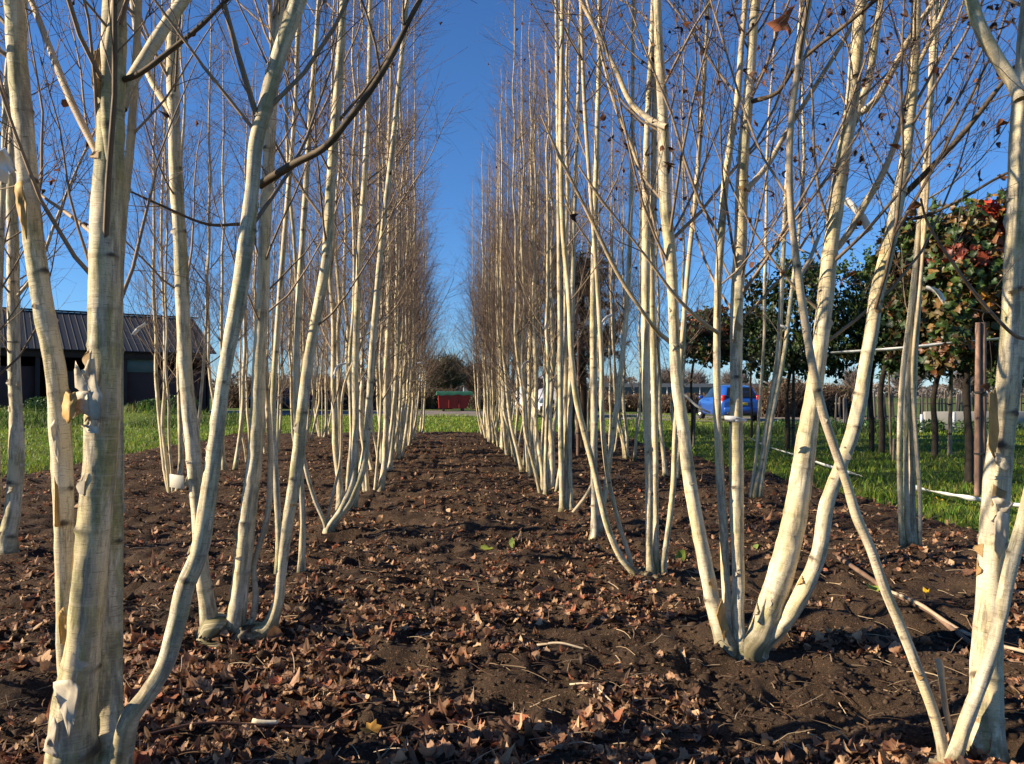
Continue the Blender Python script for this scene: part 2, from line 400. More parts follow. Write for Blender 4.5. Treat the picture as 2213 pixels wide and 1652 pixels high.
def add_leaves(g, pos, size, colr, rs, kind=1, tilt=.6, curl=.5, axis=None, fine=False):
    N = len(pos); o = leaf_shape(kind)
    if fine:                                   # smoothed outline plus an inner ring
        o2 = np.empty((len(o)*2, 2)); o2[::2] = o; o2[1::2] = (o+np.roll(o, -1, 0))/2*np.array([1.04, 1.0]); o2[::2] = .6*o2[::2]+.2*(np.roll(o2, 1, 0)[::2]+np.roll(o2, -1, 0)[::2]); o = o2
    K = len(o); c = np.array([[0, .45]]); base = np.concatenate([o, c+(o-c)*.55, c]) if fine else np.concatenate([o, c]); M1 = len(base); x, y = base[:, 0][None, :], base[:, 1][None, :]-.45
    jit = 1+rs.normal(0, .06 if fine else .10, (N, M1)); x = x*jit; y = y*jit; x = x*rs.uniform(.7, 1.1, (N, 1))
    cx = rs.normal(.5, 1.0, (N, 1))*curl; cy = rs.normal(.3, 1.0, (N, 1))*curl; tw = rs.normal(0, .7, (N, 1))*curl
    z = cx*x**2*2.0+cy*y**2*1.2+tw*x*y*1.5+rs.normal(0, .05, (N, M1))*curl
    L = np.stack([x, y, z], -1)*np.asarray(size).reshape(-1, 1, 1)
    yaw = rs.uniform(0, 2*math.pi, N)
    if axis is None:
        nrm = norm(np.stack([rs.normal(0, tilt, N), rs.normal(0, tilt, N), np.ones(N)], 1))
    else: nrm = norm(axis+rs.normal(0, tilt, (N, 3)))
    a = np.stack([np.cos(yaw), np.sin(yaw), np.zeros(N)], 1); a = norm(a-(a*nrm).sum(1, keepdims=True)*nrm); bb = np.cross(nrm, a)
    V = pos[:, None, :]+L[..., 0:1]*a[:, None]+L[..., 1:2]*bb[:, None]+L[..., 2:3]*nrm[:, None]
    b = (np.arange(N)*M1)[:, None]; j = np.arange(K)[None, :]; j2 = (j+1) % K; q = K if fine else 0
    F = [np.stack([b+q+j, b+q+j2, np.broadcast_to(b+M1-1, (N, K))], -1).reshape(-1, 3)]
    if fine: F.append(np.stack([b+j, b+j2, b+K+j2, b+K+j], -1).reshape(-1, 4))
    cv = np.repeat(colr, M1, 0)
    if fine: cv = cv*(1+rs.normal(0, .10, (len(cv), 1)))
    g.add(V.reshape(-1, 3), F, np.clip(cv, 0, 1))
def hang_leaves(rs, pos, gl, s0=.03):
    N = len(pos); pal = np.array([[.16,.055,.025],[.09,.04,.025],[.24,.09,.03],[.06,.035,.025]])
    c = pal[rs.integers(0, 4, N)]*rs.uniform(.7, 1.2, (N, 1)); sz_ = rs.uniform(.6, 1.3, N)*s0
    add_leaves(gl, pos-np.array([0, 0, 1])*sz_[:, None]*.6, sz_, c, rs, 0, .5, 1.6, axis=np.stack([np.cos(rs.uniform(0, 6, N)), np.sin(rs.uniform(0, 6, N)), np.full(N, .2)], 1))

def smooth_path(P, R, step):
    P = np.asarray(P, float); R = np.asarray(R, float)
    s = np.concatenate([[0], np.cumsum(np.linalg.norm(np.diff(P, axis=0), axis=1))])
    q = np.concatenate([np.arange(0, s[-1], step), [s[-1]]])
    # Catmull-Rom through the points
    m = np.gradient(np.concatenate([P, R[:, None]], 1), s, axis=0); A = np.concatenate([P, R[:, None]], 1)
    i = np.clip(np.searchsorted(s, q, side='right')-1, 0, len(s)-2); h = (s[i+1]-s[i])[:, None]; u = ((q-s[i])[:, None]/h)
    out = (2*u**3-3*u**2+1)*A[i]+(u**3-2*u**2+u)*h*m[i]+(-2*u**3+3*u**2)*A[i+1]+(u**3-u**2)*h*m[i+1]
    return out[:, :3], np.maximum(out[:, 3], .0015)
def stem_mesh(rs, P, R, sides, parent, knots=None, name='stem', rough=.05, mossy=.14, z_ground=0, mat='bark'):
    """one bark stem: rings with swellings, knots as dark scars with a lip."""
    K = len(P); arc = np.concatenate([[0], np.cumsum(np.linalg.norm(np.diff(P, axis=0), axis=1))])
    th = np.arange(sides)/sides*2*math.pi; seed = int(rs.integers(1, 9999))
    A, TH = np.meshgrid(arc, th, indexing='ij'); r0 = R[:, None]
    q = np.stack([np.cos(TH)*1.3, np.sin(TH)*1.3, A*5], -1)
    Rv = r0*(1+rough*noise(q, seed)+rough*.8*noise(q*np.array([1.8, 1.8, 4]), seed+1)+rough*.5*noise(np.stack([np.cos(TH)*4, np.sin(TH)*4, A*30], -1), seed+2))
    zf = P[:, 2][:, None]-z_ground+0*A; fl = np.exp(-np.maximum(zf, 0)/.07); Rv = Rv*(1+.30*fl+fl*.35*np.maximum(0, noise(np.stack([np.cos(TH)*2.2, np.sin(TH)*2.2, A*9], -1), seed+7))+.10*np.exp(-np.maximum(zf, 0)/.25)*noise(np.stack([np.cos(TH)*4, np.sin(TH)*4, A*22], -1), seed+8))
    dark = np.ones_like(A); crk = np.clip(noise(np.stack([np.cos(TH)*3.5, np.sin(TH)*3.5, A*9], -1), seed+9)*3-1.1, 0, 1)*np.exp(-np.maximum(zf, 0)/.35); dark *= 1-.75*crk
    if knots is None:
        knots = [(a, rs.uniform(0, 6.28), rs.uniform(.5, 1.1)) for a in np.cumsum(rs.uniform(.10, .42, 60)) if a < arc[-1]]
    for a, t0, s in knots:
        rr = np.interp(a, arc, R); d = np.angle(np.exp(1j*(TH-t0)))*rr; dz = A-a
        kr = max(.007, rr*.48)*s
        e = np.exp(-((d/kr)**2+(dz/(kr*.75))**2)); Rv = Rv+e*kr*.42
        core = np.exp(-((d/(kr*.95))**2+((dz-kr*.1)/(kr*.55))**2)**1.5)
        brow = np.exp(-((d/(kr*2.2))**2+((dz+np.abs(d)*.55-kr*.8)/(kr*.30))**2))
        dark *= (1-.92*np.clip(core*1.3, 0, 1))*(1-.8*brow)
        ring = np.exp(-(dz/(.004+rr*.06))**2); Rv += ring*rr*.035; dark *= 1-.25*ring
    z = P[:, 2][:, None]-z_ground+0*A; md = np.clip(z/mossy, 0, 1)
    T, U, W = frames(P[None])
    c, s_ = np.cos(th), np.sin(th)
    V = P[:, None, :]+Rv[..., None]*(U[0][:, None, :]*c[:, None]+W[0][:, None, :]*s_[:, None])
    rm = R.mean(); SC = np.stack([rm*np.cos(TH), rm*np.sin(TH), A], -1)
    i = (np.arange(K-1)*sides)[:, None]; j = np.arange(sides)[None, :]; j2 = (j+1) % sides
    F = np.stack([i+j, i+j2, i+sides+j2, i+sides+j], -1).reshape(-1, 4)
    top = ((K-1)*sides+np.arange(sides))[None, :]
    thin = np.clip((R[:, None]-.004)/.014, 0, 1)+0*A; colr = np.stack([dark, md, thin], -1).reshape(-1, 3)
    o = mk(name, V.reshape(-1, 3), [F, top], M[mat], parent, colr, SC.reshape(-1, 3)); return o

def peels(rs, P, R, parent, n, zlo, zhi, size=1.0, gold=.35):
    """thin curls of bark lifting away from a stem"""
    for _ in range(n):
        z = rs.uniform(zlo, zhi); i = int(np.clip(np.searchsorted(P[:, 2], z), 1, len(P)-1)); p = P[i]; T = norm(P[i]-P[i-1]); r = R[i]*1.0
        a = np.array([1., 0, 0]); a = norm(a-(a@T)*T); b = np.cross(T, a); t0 = rs.uniform(0, 6.28) if rs.uniform() < .4 else rs.uniform(2.6, 5.2)
        hgt = r*rs.uniform(.5, 2.6)*size; wid = rs.uniform(.4, 1.3); nu, nv = 9, 9; V = []; sgn = rs.choice([-1, 1]); sk = rs.normal(0, .5); pw = rs.uniform(1.6, 3); lf = rs.uniform(.05, .30)*size; ja = rs.normal(0, .12, nv)
        for u in range(nu):
            uu = u/(nu-1)
            for v in range(nv):
                vv = v/(nv-1)-.5; edge_ = 1+ja[v]-1.5*abs(vv)**1.4; th = t0+sgn*wid*uu*edge_*(1-.35*uu*lf); lift = r*(1.05+lf*uu**pw*(1.3-1.6*abs(vv)))
                hh = hgt*vv*(1-.35*uu)+sk*hgt*.3*uu+rs.normal(0, .012)*hgt
                V.append(p+(a*math.cos(th)+b*math.sin(th))*lift+T*hh)
        F = [(u*nv+v, (u+1)*nv+v, (u+1)*nv+v+1, u*nv+v+1) for u in range(nu-1) for v in range(nv-1)]
        c = np.array([.50, .33, .15]) if rs.uniform() < gold*.7 else np.array([.60, .53, .40])
        cc = c*rs.uniform(.75, 1.05); gg = G(); gg.add(np.array(V), np.array(F), cc); gg.build('bark_curl', M['peel'], parent)

# ---------------------------------------------------------------- traced birch clumps
def extend(rs, P, R, H, lean=.5):
    P = list(P); R = list(R); d = norm(P[-1]-P[max(0, len(P)-4)]); r0 = R[-1]; z0 = P[-1][2]
    n = max(3, int((H-z0)/.35)); p = P[-1].copy()
    for k in range(1, n+1):
        d = norm(d*(1)+np.array([0, 0, 1])*.22*lean+rs.normal(0, .035, 3)); p = p+d*((H-z0)/n); P.append(p.copy()); R.append(r0*(1-k/n)*.95+.0035)
    return P, R
def traced(name, label, cat, Yb, stems, branches=(), H=7.2, seed=0, group=None, dens=5.0, leaf=25, peel=4, z0=1.5, knotty=1, sides=26, low=.2, crown_scale=1.0, sub=True):
    rs = np.random.default_rng(seed); s0 = stems[0]['p'] if isinstance(stems[0], dict) else stems[0]; b0 = at(s0[0][0], s0[0][1], Yb); root = empty(name, (float(b0[0]), Yb, 0))
    off = np.array([b0[0], Yb, 0]); SP = []; g = G(); gl = G()
    for k, st in enumerate(stems):
        dy = 0.0; sl = rs.uniform(-.05, .05); pts = st
        if isinstance(st, dict): pts = st['p']; dy = st.get('dy', 0); sl = st.get('sl', sl)
        P = []; R = []; zb = at(pts[0][0], pts[0][1], Yb)[2]
        for (u, v, wd) in pts:
            z = at(u, v, Yb)[2]; Y = Yb+dy*min(1, max(0, z/.3))+sl*max(0, z); p = at(u, v, Y); P.append(p); R.append(wd/2/FPX*Y*.93)
        gz = sz(P[0][0], P[0][1])
        if P[0][2] > gz-.06 and not (isinstance(st, dict) and st.get('free')):
            q = P[0].copy(); q[2] = gz-.07; P[0][2] = max(P[0][2], gz+.01); P.insert(0, q); R.insert(0, R[0]*1.18)
        stub = isinstance(st, dict) and st.get('stub')
        nvis = len(P)
        if not stub: P, R = extend(rs, P, R, (H if not isinstance(st, dict) else st.get('H', H))*rs.uniform(.88, 1.05))
        P = np.array(P)-off; R = np.array(R)
        step = .006*max(1, Yb/2.6); Ps, Rs = smooth_path(P, R, step)
        top = P[nvis-1, 2]+.5; lowm = Ps[:, 2] < top; hi = np.where(~lowm)[0][::10]
        Ps0 = 0
        if not stub and len(hi): Ps = np.concatenate([Ps[lowm], Ps[hi], Ps[-1:]]); Rs = np.concatenate([Rs[lowm], Rs[hi], Rs[-1:]])
        stem_mesh(rs, Ps, Rs, max(10, int(sides*min(1, 3.0/Yb+.25))), root, None, rough=.055, z_ground=gz, mossy=st.get('moss', .16) if isinstance(st, dict) else .16, mat=st.get('mat', 'bark') if isinstance(st, dict) else 'bark')
        if not stub: SP.append((Ps, Rs))
        if peel: peels(rs, Ps, Rs, root, max(1, int(peel*1.2*min(1.6, Rs[5]/.025))), .05, 2.2 if Yb < 4 else 1.5, .9)
    for br in branches:
        pts = br['p']; sl = br.get('dy', 0); P = []; R = []
        n = len(pts)
        for q, (u, v, wd) in enumerate(pts):
            Y = Yb+(br.get('y0', 0) if q else 0)+sl*q/(n-1); P.append(at(u, v, Y)-off); R.append(wd/2/FPX*Y)
        if br.get('ext', 1):
            P2, R2 = extend(rs, P, R, P[-1][2]+br.get('ext', 1)*.9, .25)
        else: P2, R2 = P, R
        Ps, Rs = smooth_path(P2, R2, .02)
        if br.get('dark'):
            V, F, s = tubes(Ps[None], (Rs*(1+.12*noise(np.stack([Ps[:,0]*30, Ps[:,1]*30, Ps[:,2]*30], 1), 3)))[None], 10)
            gg = G(); gg.add(V, F, np.array(br.get('col', (.12, .088, .055)))*(1+.4*noise(V*40, 5)+.3*noise(V*110, 6))[:, None], s); gg.build('branch', M['branch'], root)
        else: stem_mesh(rs, Ps, Rs, 12, root, None, name='branch', rough=.05, mossy=.01, z_ground=-9, mat=br.get('mat', 'bark'))
        if sub: crown(rs, [(Ps, Rs)], g, z0=Ps[max(1, len(Ps)//4), 2], dens=9, low=1, scale=.38, leaf=4, gl=gl)
    if Yb < 7 and len(SP) > 1:
        b_ = np.array([q[0][np.searchsorted(q[0][:, 2], .02)] for q in SP]); c_ = b_.mean(0); rad_ = min(.17, np.linalg.norm(b_[:, :2]-c_[:2], axis=1).max()*.85+.025)
        nu, nv = 40, 18; uu, vv = np.meshgrid(np.arange(nu)/nu*2*math.pi, np.linspace(0, 1.5, nv)); n3 = np.stack([np.cos(uu)*np.cos(vv), np.sin(uu)*np.cos(vv), np.sin(vv)], -1).reshape(-1, 3)
        lump = 1+.32*noise(n3*2.6+seed, seed)+.22*noise(n3*6.5, seed+1)+.12*noise(n3*15, seed+2); gz_ = sz(c_[0]+off[0], c_[1]+off[1])
        V = n3*lump[:, None]*np.array([rad_, rad_*.9, rad_*.62])+np.array([c_[0], c_[1], gz_-.035]); i_ = (np.arange(nv-1)*nu)[:, None]; j_ = np.arange(nu)[None, :]; k_ = (j_+1) % nu
        t_ = np.clip(noise(n3*5, seed+3)*1.6+.45, 0, 1)[:, None]; G().add(V, np.stack([i_+j_, i_+k_, i_+nu+k_, i_+nu+j_], -1).reshape(-1, 4), np.array([.07, .05, .03])*(1-t_)+np.array([.30, .25, .16])*t_).build('root_collar', M['stake'], root)
    if SP: crown(rs, SP, g, z0, dens, leaf, low, crown_scale, gl)
    if g.n: g.build('crown', M['twig'], root)
    if gl.n: gl.build('dead_leaves', M['leaf'], root)
    tag(root, label, cat, group); return root

GL, GR, GLL, GRR = ('birches in the row left of the lane', 'birches in the row right of the lane', 'birches in the outer left row', 'birches in the outer right row')
A1 = dict(p=[(152,1712,100),(154,1640,92),(158,1560,92),(166,1490,86),(180,1400,74),(190,1300,72),(198,1200,70),(208,1090,71),(216,1000,72),(222,900,72),(225,800,70),(225,653,67),(228,502,64),(236,352,60),(240,230,56),(246,120,52),(248,0,50)], sl=-.01, mat='bark_green')
A2 = dict(p=[(232,1690,66),(235,1600,60),(240,1466,50),(244,1300,42),(250,1150,34),(252,1040,30),(253,900,27),(254,700,24),(262,500,20),(280,330,18),(292,150,16),(300,0,15)], dy=.14, sl=.03, mat='bark_green')
A3 = dict(p=[(150,1600,34),(146,1500,30),(140,1430,31),(138,1307,33),(139,1148,40),(130,937,45),(120,800,43),(92,653,43),(75,532,42),(61,402,42),(49,251,42),(35,100,40),(30,0,40)], dy=.10, sl=.02)
A4 = dict(p=[(258,1695,52),(266,1620,48),(285,1545,42),(317,1503,39),(355,1440,38),(382,1350,41),(400,1270,41),(428,1201,40),(447,1095,37),(462,990,33),(475,884,31),(490,778,30),(514,653,36),(532,520,34),(545,402,31),(555,301,33),(575,226,34),(600,130,36),(645,0,36)], dy=-.05, sl=-.02, moss=.34)
traced('birch_tree', 'thick near birch clump at left, algae-green front trunk and one stem bowing right', 'birch tree', 2.32, [A1, A2, A3, A4],
  [dict(p=[(262,235,24),(271,201,25),(311,131,27),(352,65,26),(397,0,24),(430,-60,22)], dy=.1),
   dict(p=[(248,178,13),(300,160,12),(380,100,11),(440,50,10),(485,5,9)], dark=1, y0=-.03, dy=-.15),
   dict(p=[(246,470,5),(243,400,18),(236,300,26),(231,180,24),(239,90,22),(252,0,20)], mat='bark_green', y0=-.02, dy=-.06),
   dict(p=[(208,330,14),(150,210,15),(110,110,14),(75,20,12)], dy=.2),
   dict(p=[(200,505,8),(150,465,8),(80,415,6)], dy=.2, ext=.3),
   dict(p=[(562,400,17),(640,352,16),(700,320,15),(760,250,14),(830,150,13),(905,5,11)], dark=1, y0=-.05, dy=-.25)],
  seed=11, group=GL, leaf=10, peel=5, z0=1.4, dens=10, low=.7)
traced('birch_tree', 'birch with crooked silver-grey stems and a cut stump foot, second left of lane', 'birch tree', 3.72,
  [[(465,1405,46),(452,1340,36),(440,1254,32),(427,1100,29),(414,937,34),(403,830,30),(395,653,30),(388,502,28),(381,402,27),(376,251,26),(374,100,26),(382,0,22)],
   [(498,1395,48),(512,1320,38),(522,1240,38),(535,1120,37),(550,1000,34),(557,884,31),(560,778,29),(568,650,28),(572,502,27),(576,427,27),(582,326,26),(590,180,25),(607,0,25)],
   [(530,1385,18),(540,1350,13),(552,1302,13),(549,1228,12),(577,1122,13),(585,1016,13),(579,884,12),(570,778,11),(566,600,10),(575,400,9),(590,200,8)],
   [(556,1380,36),(569,1365,32),(598,1312,25),(606,1254,23),(619,1148,24),(641,1016,29),(654,884,25),(667,778,23),(690,650,23),(705,560,22),(712,450,22),(720,330,22),(730,200,20),(738,80,18),(742,0,16)],
   dict(p=[(480,1400,70),(482,1372,60),(484,1352,40)], stub=1, free=0)],
  [dict(p=[(372,245,14),(330,180,14),(300,100,13),(285,0,11)], dy=.2), dict(p=[(540,1000,5),(470,560,5),(400,555,6),(300,430,5)], dark=1, dy=-.1) if 0 else dict(p=[(520,485,7),(440,483,6),(350,445,5),(262,405,4)], dark=1, y0=-.1, dy=-.3, ext=0)],
  seed=12, group=GL, leaf=14, peel=4, z0=1.4, dens=8, low=.6)
traced('birch_tree', 'slender birch of two thin straight stems just behind the silver-grey clump at left', 'birch tree', 5.1,
  [[(651,1240,18),(654,1130,15),(648,1000,14),(640,850,13),(643,700,13),(655,500,13),(668,300,12),(690,0,11)], [(603,1190,15),(598,1060,14),(590,900,13),(600,700,12),(620,450,11),(640,200,10)]], seed=13, group=GL, leaf=6, peel=2)
traced('birch_tree', 'birch with stems sweeping out of a V-shaped foot, fourth left of the lane', 'birch tree', 6.65,
  [[(708,1152,18),(735,1105,17),(760,1050,17),(768,950,16),(768,800,15),(775,600,15),(790,350,13),(800,0,11)],
   [(716,1155,15),(757,1085,16),(783,1020,16),(795,900,15),(805,750,14),(822,550,13),(850,300,12),(880,0,10)],
   [(705,1146,10),(680,1080,9),(660,1010,9),(652,930,8),(645,800,8),(640,600,7)], [(706,1148,7),(735,1000,7),(745,830,6),(790,720,5)]], seed=14, group=GL, leaf=6, peel=1)
# right of the lane
C1 = [(1572,1422,46),(1560,1370,38),(1541,1307,34),(1530,1250,34),(1510,1148,32),(1491,1042,30),(1478,937,28),(1463,830,27),(1455,653,25),(1449,552,27),(1439,452,27),(1434,301,27),(1430,200,23),(1424,100,20),(1420,0,18)]
C2 = dict(p=[(1582,1400,26),(1569,1270,21),(1564,1148,20),(1554,990,19),(1549,778,17),(1551,653,17),(1559,502,17),(1567,402,17),(1580,301,16),(1595,201,15),(1602,100,14),(1611,0,14)], dy=.08)
C3 = [(1602,1422,46),(1598,1381,38),(1596,1254,29),(1592,1095,33),(1591,937,32),(1591,830,28),(1593,653,30),(1601,502,30),(1605,352,27),(1613,251,25),(1620,176,23),(1625,100,22),(1632,0,25)]
C4 = dict(p=[(1616,1438,56),(1640,1370,58),(1683,1254,60),(1712,1148,57),(1730,1042,53),(1745,937,45),(1762,830,38),(1783,653,38),(1793,552,35),(1806,452,36),(1820,352,34),(1837,251,31),(1853,100,31),(1861,0,26)], dy=-.02)
C5 = dict(p=[(1636,1432,46),(1690,1349,40),(1731,1286,40),(1768,1201,36),(1786,1095,35),(1813,1016,31),(1842,937,32),(1860,857,32),(1872,778,30),(1882,728,31),(1896,628,32),(1922,527,31),(1936,452,31),(1955,352,27),(1967,251,25),(1975,150,25),(1980,0,21)], dy=-.10, sl=-.02)
traced('birch_tree', 'sunlit cream birch fanning five stems from one peeling foot, right of the lane', 'birch tree', 3.42, [C1, C2, C3, C4, C5],
  [dict(p=[(1846,262,20),(1875,180,18),(1890,90,18),(1903,0,15)]), dict(p=[(1858,245,15),(1872,236,15),(1927,156,14),(1962,90,13),(2018,5,12)], dy=-.1),
   dict(p=[(1945,430,14),(2010,365,13),(2080,290,12),(2170,175,10)], y0=-.05, dy=-.3, dark=1), dict(p=[(1930,475,9),(1990,470,8),(2060,440,7),(2165,380,6)], dy=-.3, dark=1),
   dict(p=[(1795,552,15),(1830,510,15),(1870,440,15),(1900,390,14),(1935,310,12),(1965,190,10)], dy=-.15), dict(p=[(1612,412,12),(1660,355,12),(1700,285,11),(1760,190,10),(1840,60,9)], dy=.2),
   dict(p=[(1625,220,11),(1680,200,9),(1715,150,8)], dark=1, dy=-.2), dict(p=[(1440,275,14),(1410,262,14),(1370,230,12),(1330,150,11),(1270,30,9)], dy=.2),
   dict(p=[(1455,665,10),(1500,690,8),(1430,560,7)], dy=.1) if 0 else dict(p=[(1552,720,9),(1510,690,9),(1460,640,8),(1400,560,6),(1330,470,5)], dy=-.2, ext=.3)],
  seed=21, group=GR, leaf=140, peel=6, z0=1.4, dens=9, low=.55)
D1 = dict(p=[(2136,1725,74),(2132,1624,69),(2131,1466,72),(2138,1307,63),(2147,1148,60),(2155,1042,60),(2165,937,56),(2186,778,56),(2194,653,57),(2203,502,57),(2206,352,55),(2210,251,52),(2220,100,48),(2228,0,46)], dy=.08, sl=.0)
D2 = dict(p=[(2052,1720,50),(2054,1650,42),(2075,1595,33),(2098,1530,32),(2122,1470,32),(2145,1400,33),(2165,1320,32),(2177,1254,32),(2193,1190,32),(2215,1110,30),(2240,1000,28),(2262,800,26),(2280,500,24)], dy=-.06, sl=-.03)
D3 = dict(p=[(2048,1700,32),(2042,1640,27),(2027,1571,25),(1996,1481,24),(1953,1370,24),(1911,1270,23),(1879,1180,22),(1853,1122,24),(1832,1053,21),(1805,974,20),(1773,873,21),(1755,790,19),(1741,703,18),(1726,603,18),(1716,520,16),(1709,452,16),(1706,352,16),(1711,251,15),(1724,151,15),(1736,75,14),(1749,0,14)], dy=-.02, sl=.0)
D4 = dict(p=[(2062,1640,18),(2058,1595,13),(2045,1540,13),(2034,1460,15),(2030,1436,17),(2026,1425,12)], stub=1, free=1)
traced('birch_tree', 'thick papery birch at right edge with a thin tan stem slanting left', 'birch tree', 2.3, [D1, D2, D3, D4],
  [dict(p=[(2205,215,30),(2193,186,30),(2158,131,29),(2123,70,29),(2098,0,28),(2085,-60,26)], dy=.05), dict(p=[(1726,603,10),(1750,560,9),(1770,510,8)], ext=0, dy=.1),
   dict(p=[(2225,735,9),(2180,715,8),(2120,650,8),(2060,570,7),(2000,470,6),(1990,430,5)], dark=1, col=(.26,.18,.12), y0=-.1, dy=-.2, ext=0)],
  seed=22, group=GR, leaf=140, peel=6, z0=1.5, dens=9, low=.6)
traced('birch_tree', 'birch with two stems raking left, second clump right of the lane', 'birch tree', 4.85,
  [[(1410,1265,30),(1405,1230,21),(1403,1100,19),(1402,1000,19),(1398,900,18),(1396,830,20),(1395,700,20),(1396,500,20),(1398,300,15),(1405,150,13),(1412,0,12)],
   [(1432,1240,17),(1443,1150,14),(1455,1050,13),(1458,960,12),(1470,800,12),(1485,600,11),(1505,400,11),(1520,200,10),(1530,0,9)],
   dict(p=[(1418,1240,18),(1416,1000,15),(1413,800,15),(1408,600,16),(1412,400,14),(1415,200,12),(1418,0,10)], dy=.15),
   [(1370,1258,17),(1345,1210,15),(1316,1148,15),(1298,1080,15),(1284,1016,15),(1263,937,14),(1245,860,14),(1236,780,13),(1230,650,13),(1217,500,12),(1212,300,11),(1215,0,10)],
   [(1366,1250,12),(1335,1122,11),(1316,1042,11),(1303,937,11),(1300,778,11),(1290,600,10),(1275,400,9),(1262,200,9),(1255,0,8)]],
  [dict(p=[(1448,740,10),(1400,690,9),(1340,600,9),(1280,480,8),(1230,380,7)], y0=-.4, dy=-.2, ext=.4), dict(p=[(1398,420,8),(1370,330,8),(1330,230,7),(1290,80,6)])], seed=23, group=GR, leaf=30, peel=2)
traced('birch_tree', 'birch with stout straight stem and small sprout curving left, third right of lane', 'birch tree', 6.25,
  [[(1288,1170,24),(1285,1100,18),(1284,900,17),(1282,700,16),(1285,500,14),(1290,300,12),(1296,0,10)], [(1298,1168,15),(1310,1050,13),(1330,900,12),(1352,700,11),(1365,400,10),(1370,0,8)],
   dict(p=[(1238,1108,7),(1262,1078,8),(1278,1050,7),(1290,980,6)], stub=1, free=1)], seed=24, group=GR, leaf=20, peel=2)
traced('birch_tree', 'birch of three close parallel stems, fourth clump right of the lane', 'birch tree', 7.7,
  [[(1215,1112,14),(1213,1000,13),(1210,700,12),(1206,300,10),(1202,0,8)], [(1234,1106,14),(1230,1000,13),(1234,800,12),(1240,500,11),(1250,200,9)], [(1224,1108,10),(1222,900,10),(1222,600,9)]], seed=25, group=GR, leaf=15, peel=1)
traced('birch_tree', 'tight bundle of four thin straight birch stems near the lawn edge at right', 'birch tree', 5.55,
  [[(1952,1205,15),(1946,1100,12),(1944,950,12),(1952,800,13),(1966,690,13),(1985,500,12),(2005,300,11),(2025,0,10)], [(1963,1215,14),(1958,1000,12),(1960,850,12),(1975,650,12),(1990,450,11),(2015,200,10)],
   dict(p=[(1974,1212,20),(1970,1000,16),(1974,850,14),(1985,650,12),(2002,350,10)], dy=.1), [(1987,1200,12),(1988,1080,10),(1978,930,10),(1972,830,9),(1990,600,8),(2010,300,7)]], seed=26, group=GRR, leaf=60, peel=2)
traced('birch_tree', 'two thin birch stems leaning right from a dark foot beside the lawn edge', 'birch tree', 8.3,
  [[(1630,1085,12),(1645,1000,12),(1660,900,12),(1680,780,12),(1690,600,11),(1700,400,10),(1715,200,9)], [(1638,1090,12),(1655,980,11),(1672,880,11),(1695,760,10),(1712,620,9)], [(1575,1150,1),(1575,1150,1)] if 0 else [(1622,1080,8),(1634,990,7),(1640,900,7),(1652,700,7)]], seed=27, group=GRR, leaf=40, peel=1)
traced('birch_tree', 'lone flaking birch stem with mossy bark at the left edge of the picture', 'birch tree', 6.1,
  [[(14,1180,40),(28,1100,32),(35,1000,33),(35,900,27),(31,800,25),(29,650,25),(28,500,24),(24,400,20),(30,250,18),(50,100,16)], [(-14,1170,20),(-6,1050,16),(-10,900,14),(0,600,13),(10,300,12)]],
  [dict(p=[(45,700,8),(60,800,8),(105,880,7)][::-1], ext=0) if 0 else dict(p=[(38,640,7),(70,600,7),(120,480,6),(160,380,5)], ext=.8)], seed=28, group=GLL, leaf=10, peel=5, z0=1.2, dens=8, low=.8)

# ---------------------------------------------------------------- procedural birches for the rest of the rows
def template(seed, n, H=7.4, leaf=20):
    rs = np.random.default_rng(seed); root = empty('birch_tree'); SP = []; g = G(); gl = G()
    a0 = rs.uniform(0, 6.28)
    for k in range(n):
        a = a0+k*6.283/n+rs.normal(0, .3); r = rs.uniform(.04, .14); p = np.array([math.cos(a)*r, math.sin(a)*r, -.08]); h = H*rs.uniform(.74, 1.04)
        out = np.array([math.cos(a), math.sin(a), 0]); sp = rs.uniform(.08, .38); r0 = rs.uniform(.015, .036)
        P = [p]; R = [r0*1.25]
        for q in range(1, 17):
            f = q/16; z = -.08+(h+.08)*f; spread = sp*(1-math.exp(-z*1.1))*(1-.12*f)+.10*f*sp
            P.append(np.array([math.cos(a)*r, math.sin(a)*r, 0])+out*spread+np.array([rs.normal(0, .013), rs.normal(0, .013), z])); R.append(r0*(1-f)**.8*1.0+.003)
        Ps, Rs = smooth_path(np.array(P), np.array(R), .045); stem_mesh(rs, Ps, Rs, 9, root, rough=.07); SP.append((Ps, Rs))
    crown(rs, SP, g, .8, 7.6, leaf//n, .5, 1.1, gl, m2=8, m3=7)
    g.build('crown', M['twig'], root)
    if gl.n: gl.build('dead_leaves', M['leaf'], root)
    return root
TPL = [template(100+i, n, H) for i, (n, H) in enumerate([(4, 7.2), (5, 7.6), (3, 6.8), (5, 6.6), (4, 7.9), (6, 7.3)])]
used = [False]*len(TPL)
rsP = np.random.default_rng(5)
ORD = ['fifth', 'sixth', 'seventh', 'eighth', 'ninth', 'tenth', 'eleventh', 'twelfth', 'thirteenth', 'fourteenth', 'fifteenth', 'sixteenth']
def place(k, x, y, label, group, s=1.0, rz=None):
    k %= len(TPL); o = TPL[k] if not used[k] else copy_tree(TPL[k]); used[k] = True
    o.location = (x, y, sz(x, y) if y < 23.5 else 0); o.rotation_euler = (0, 0, rsP.uniform(0, 6.28) if rz is None else rz); o.scale = (s, s, s)
    tag(o, label, 'birch tree', group)
for i in range(11):
    x = -1.04+rsP.normal(0, .05); y = 8.1+i*1.42+rsP.normal(0, .1)
    place(i, x, y, 'bare multi-stemmed birch, %s back on the lane\'s left side' % (ORD[i] if i < 10 else 'last'), GL, rsP.uniform(.93, 1.03))
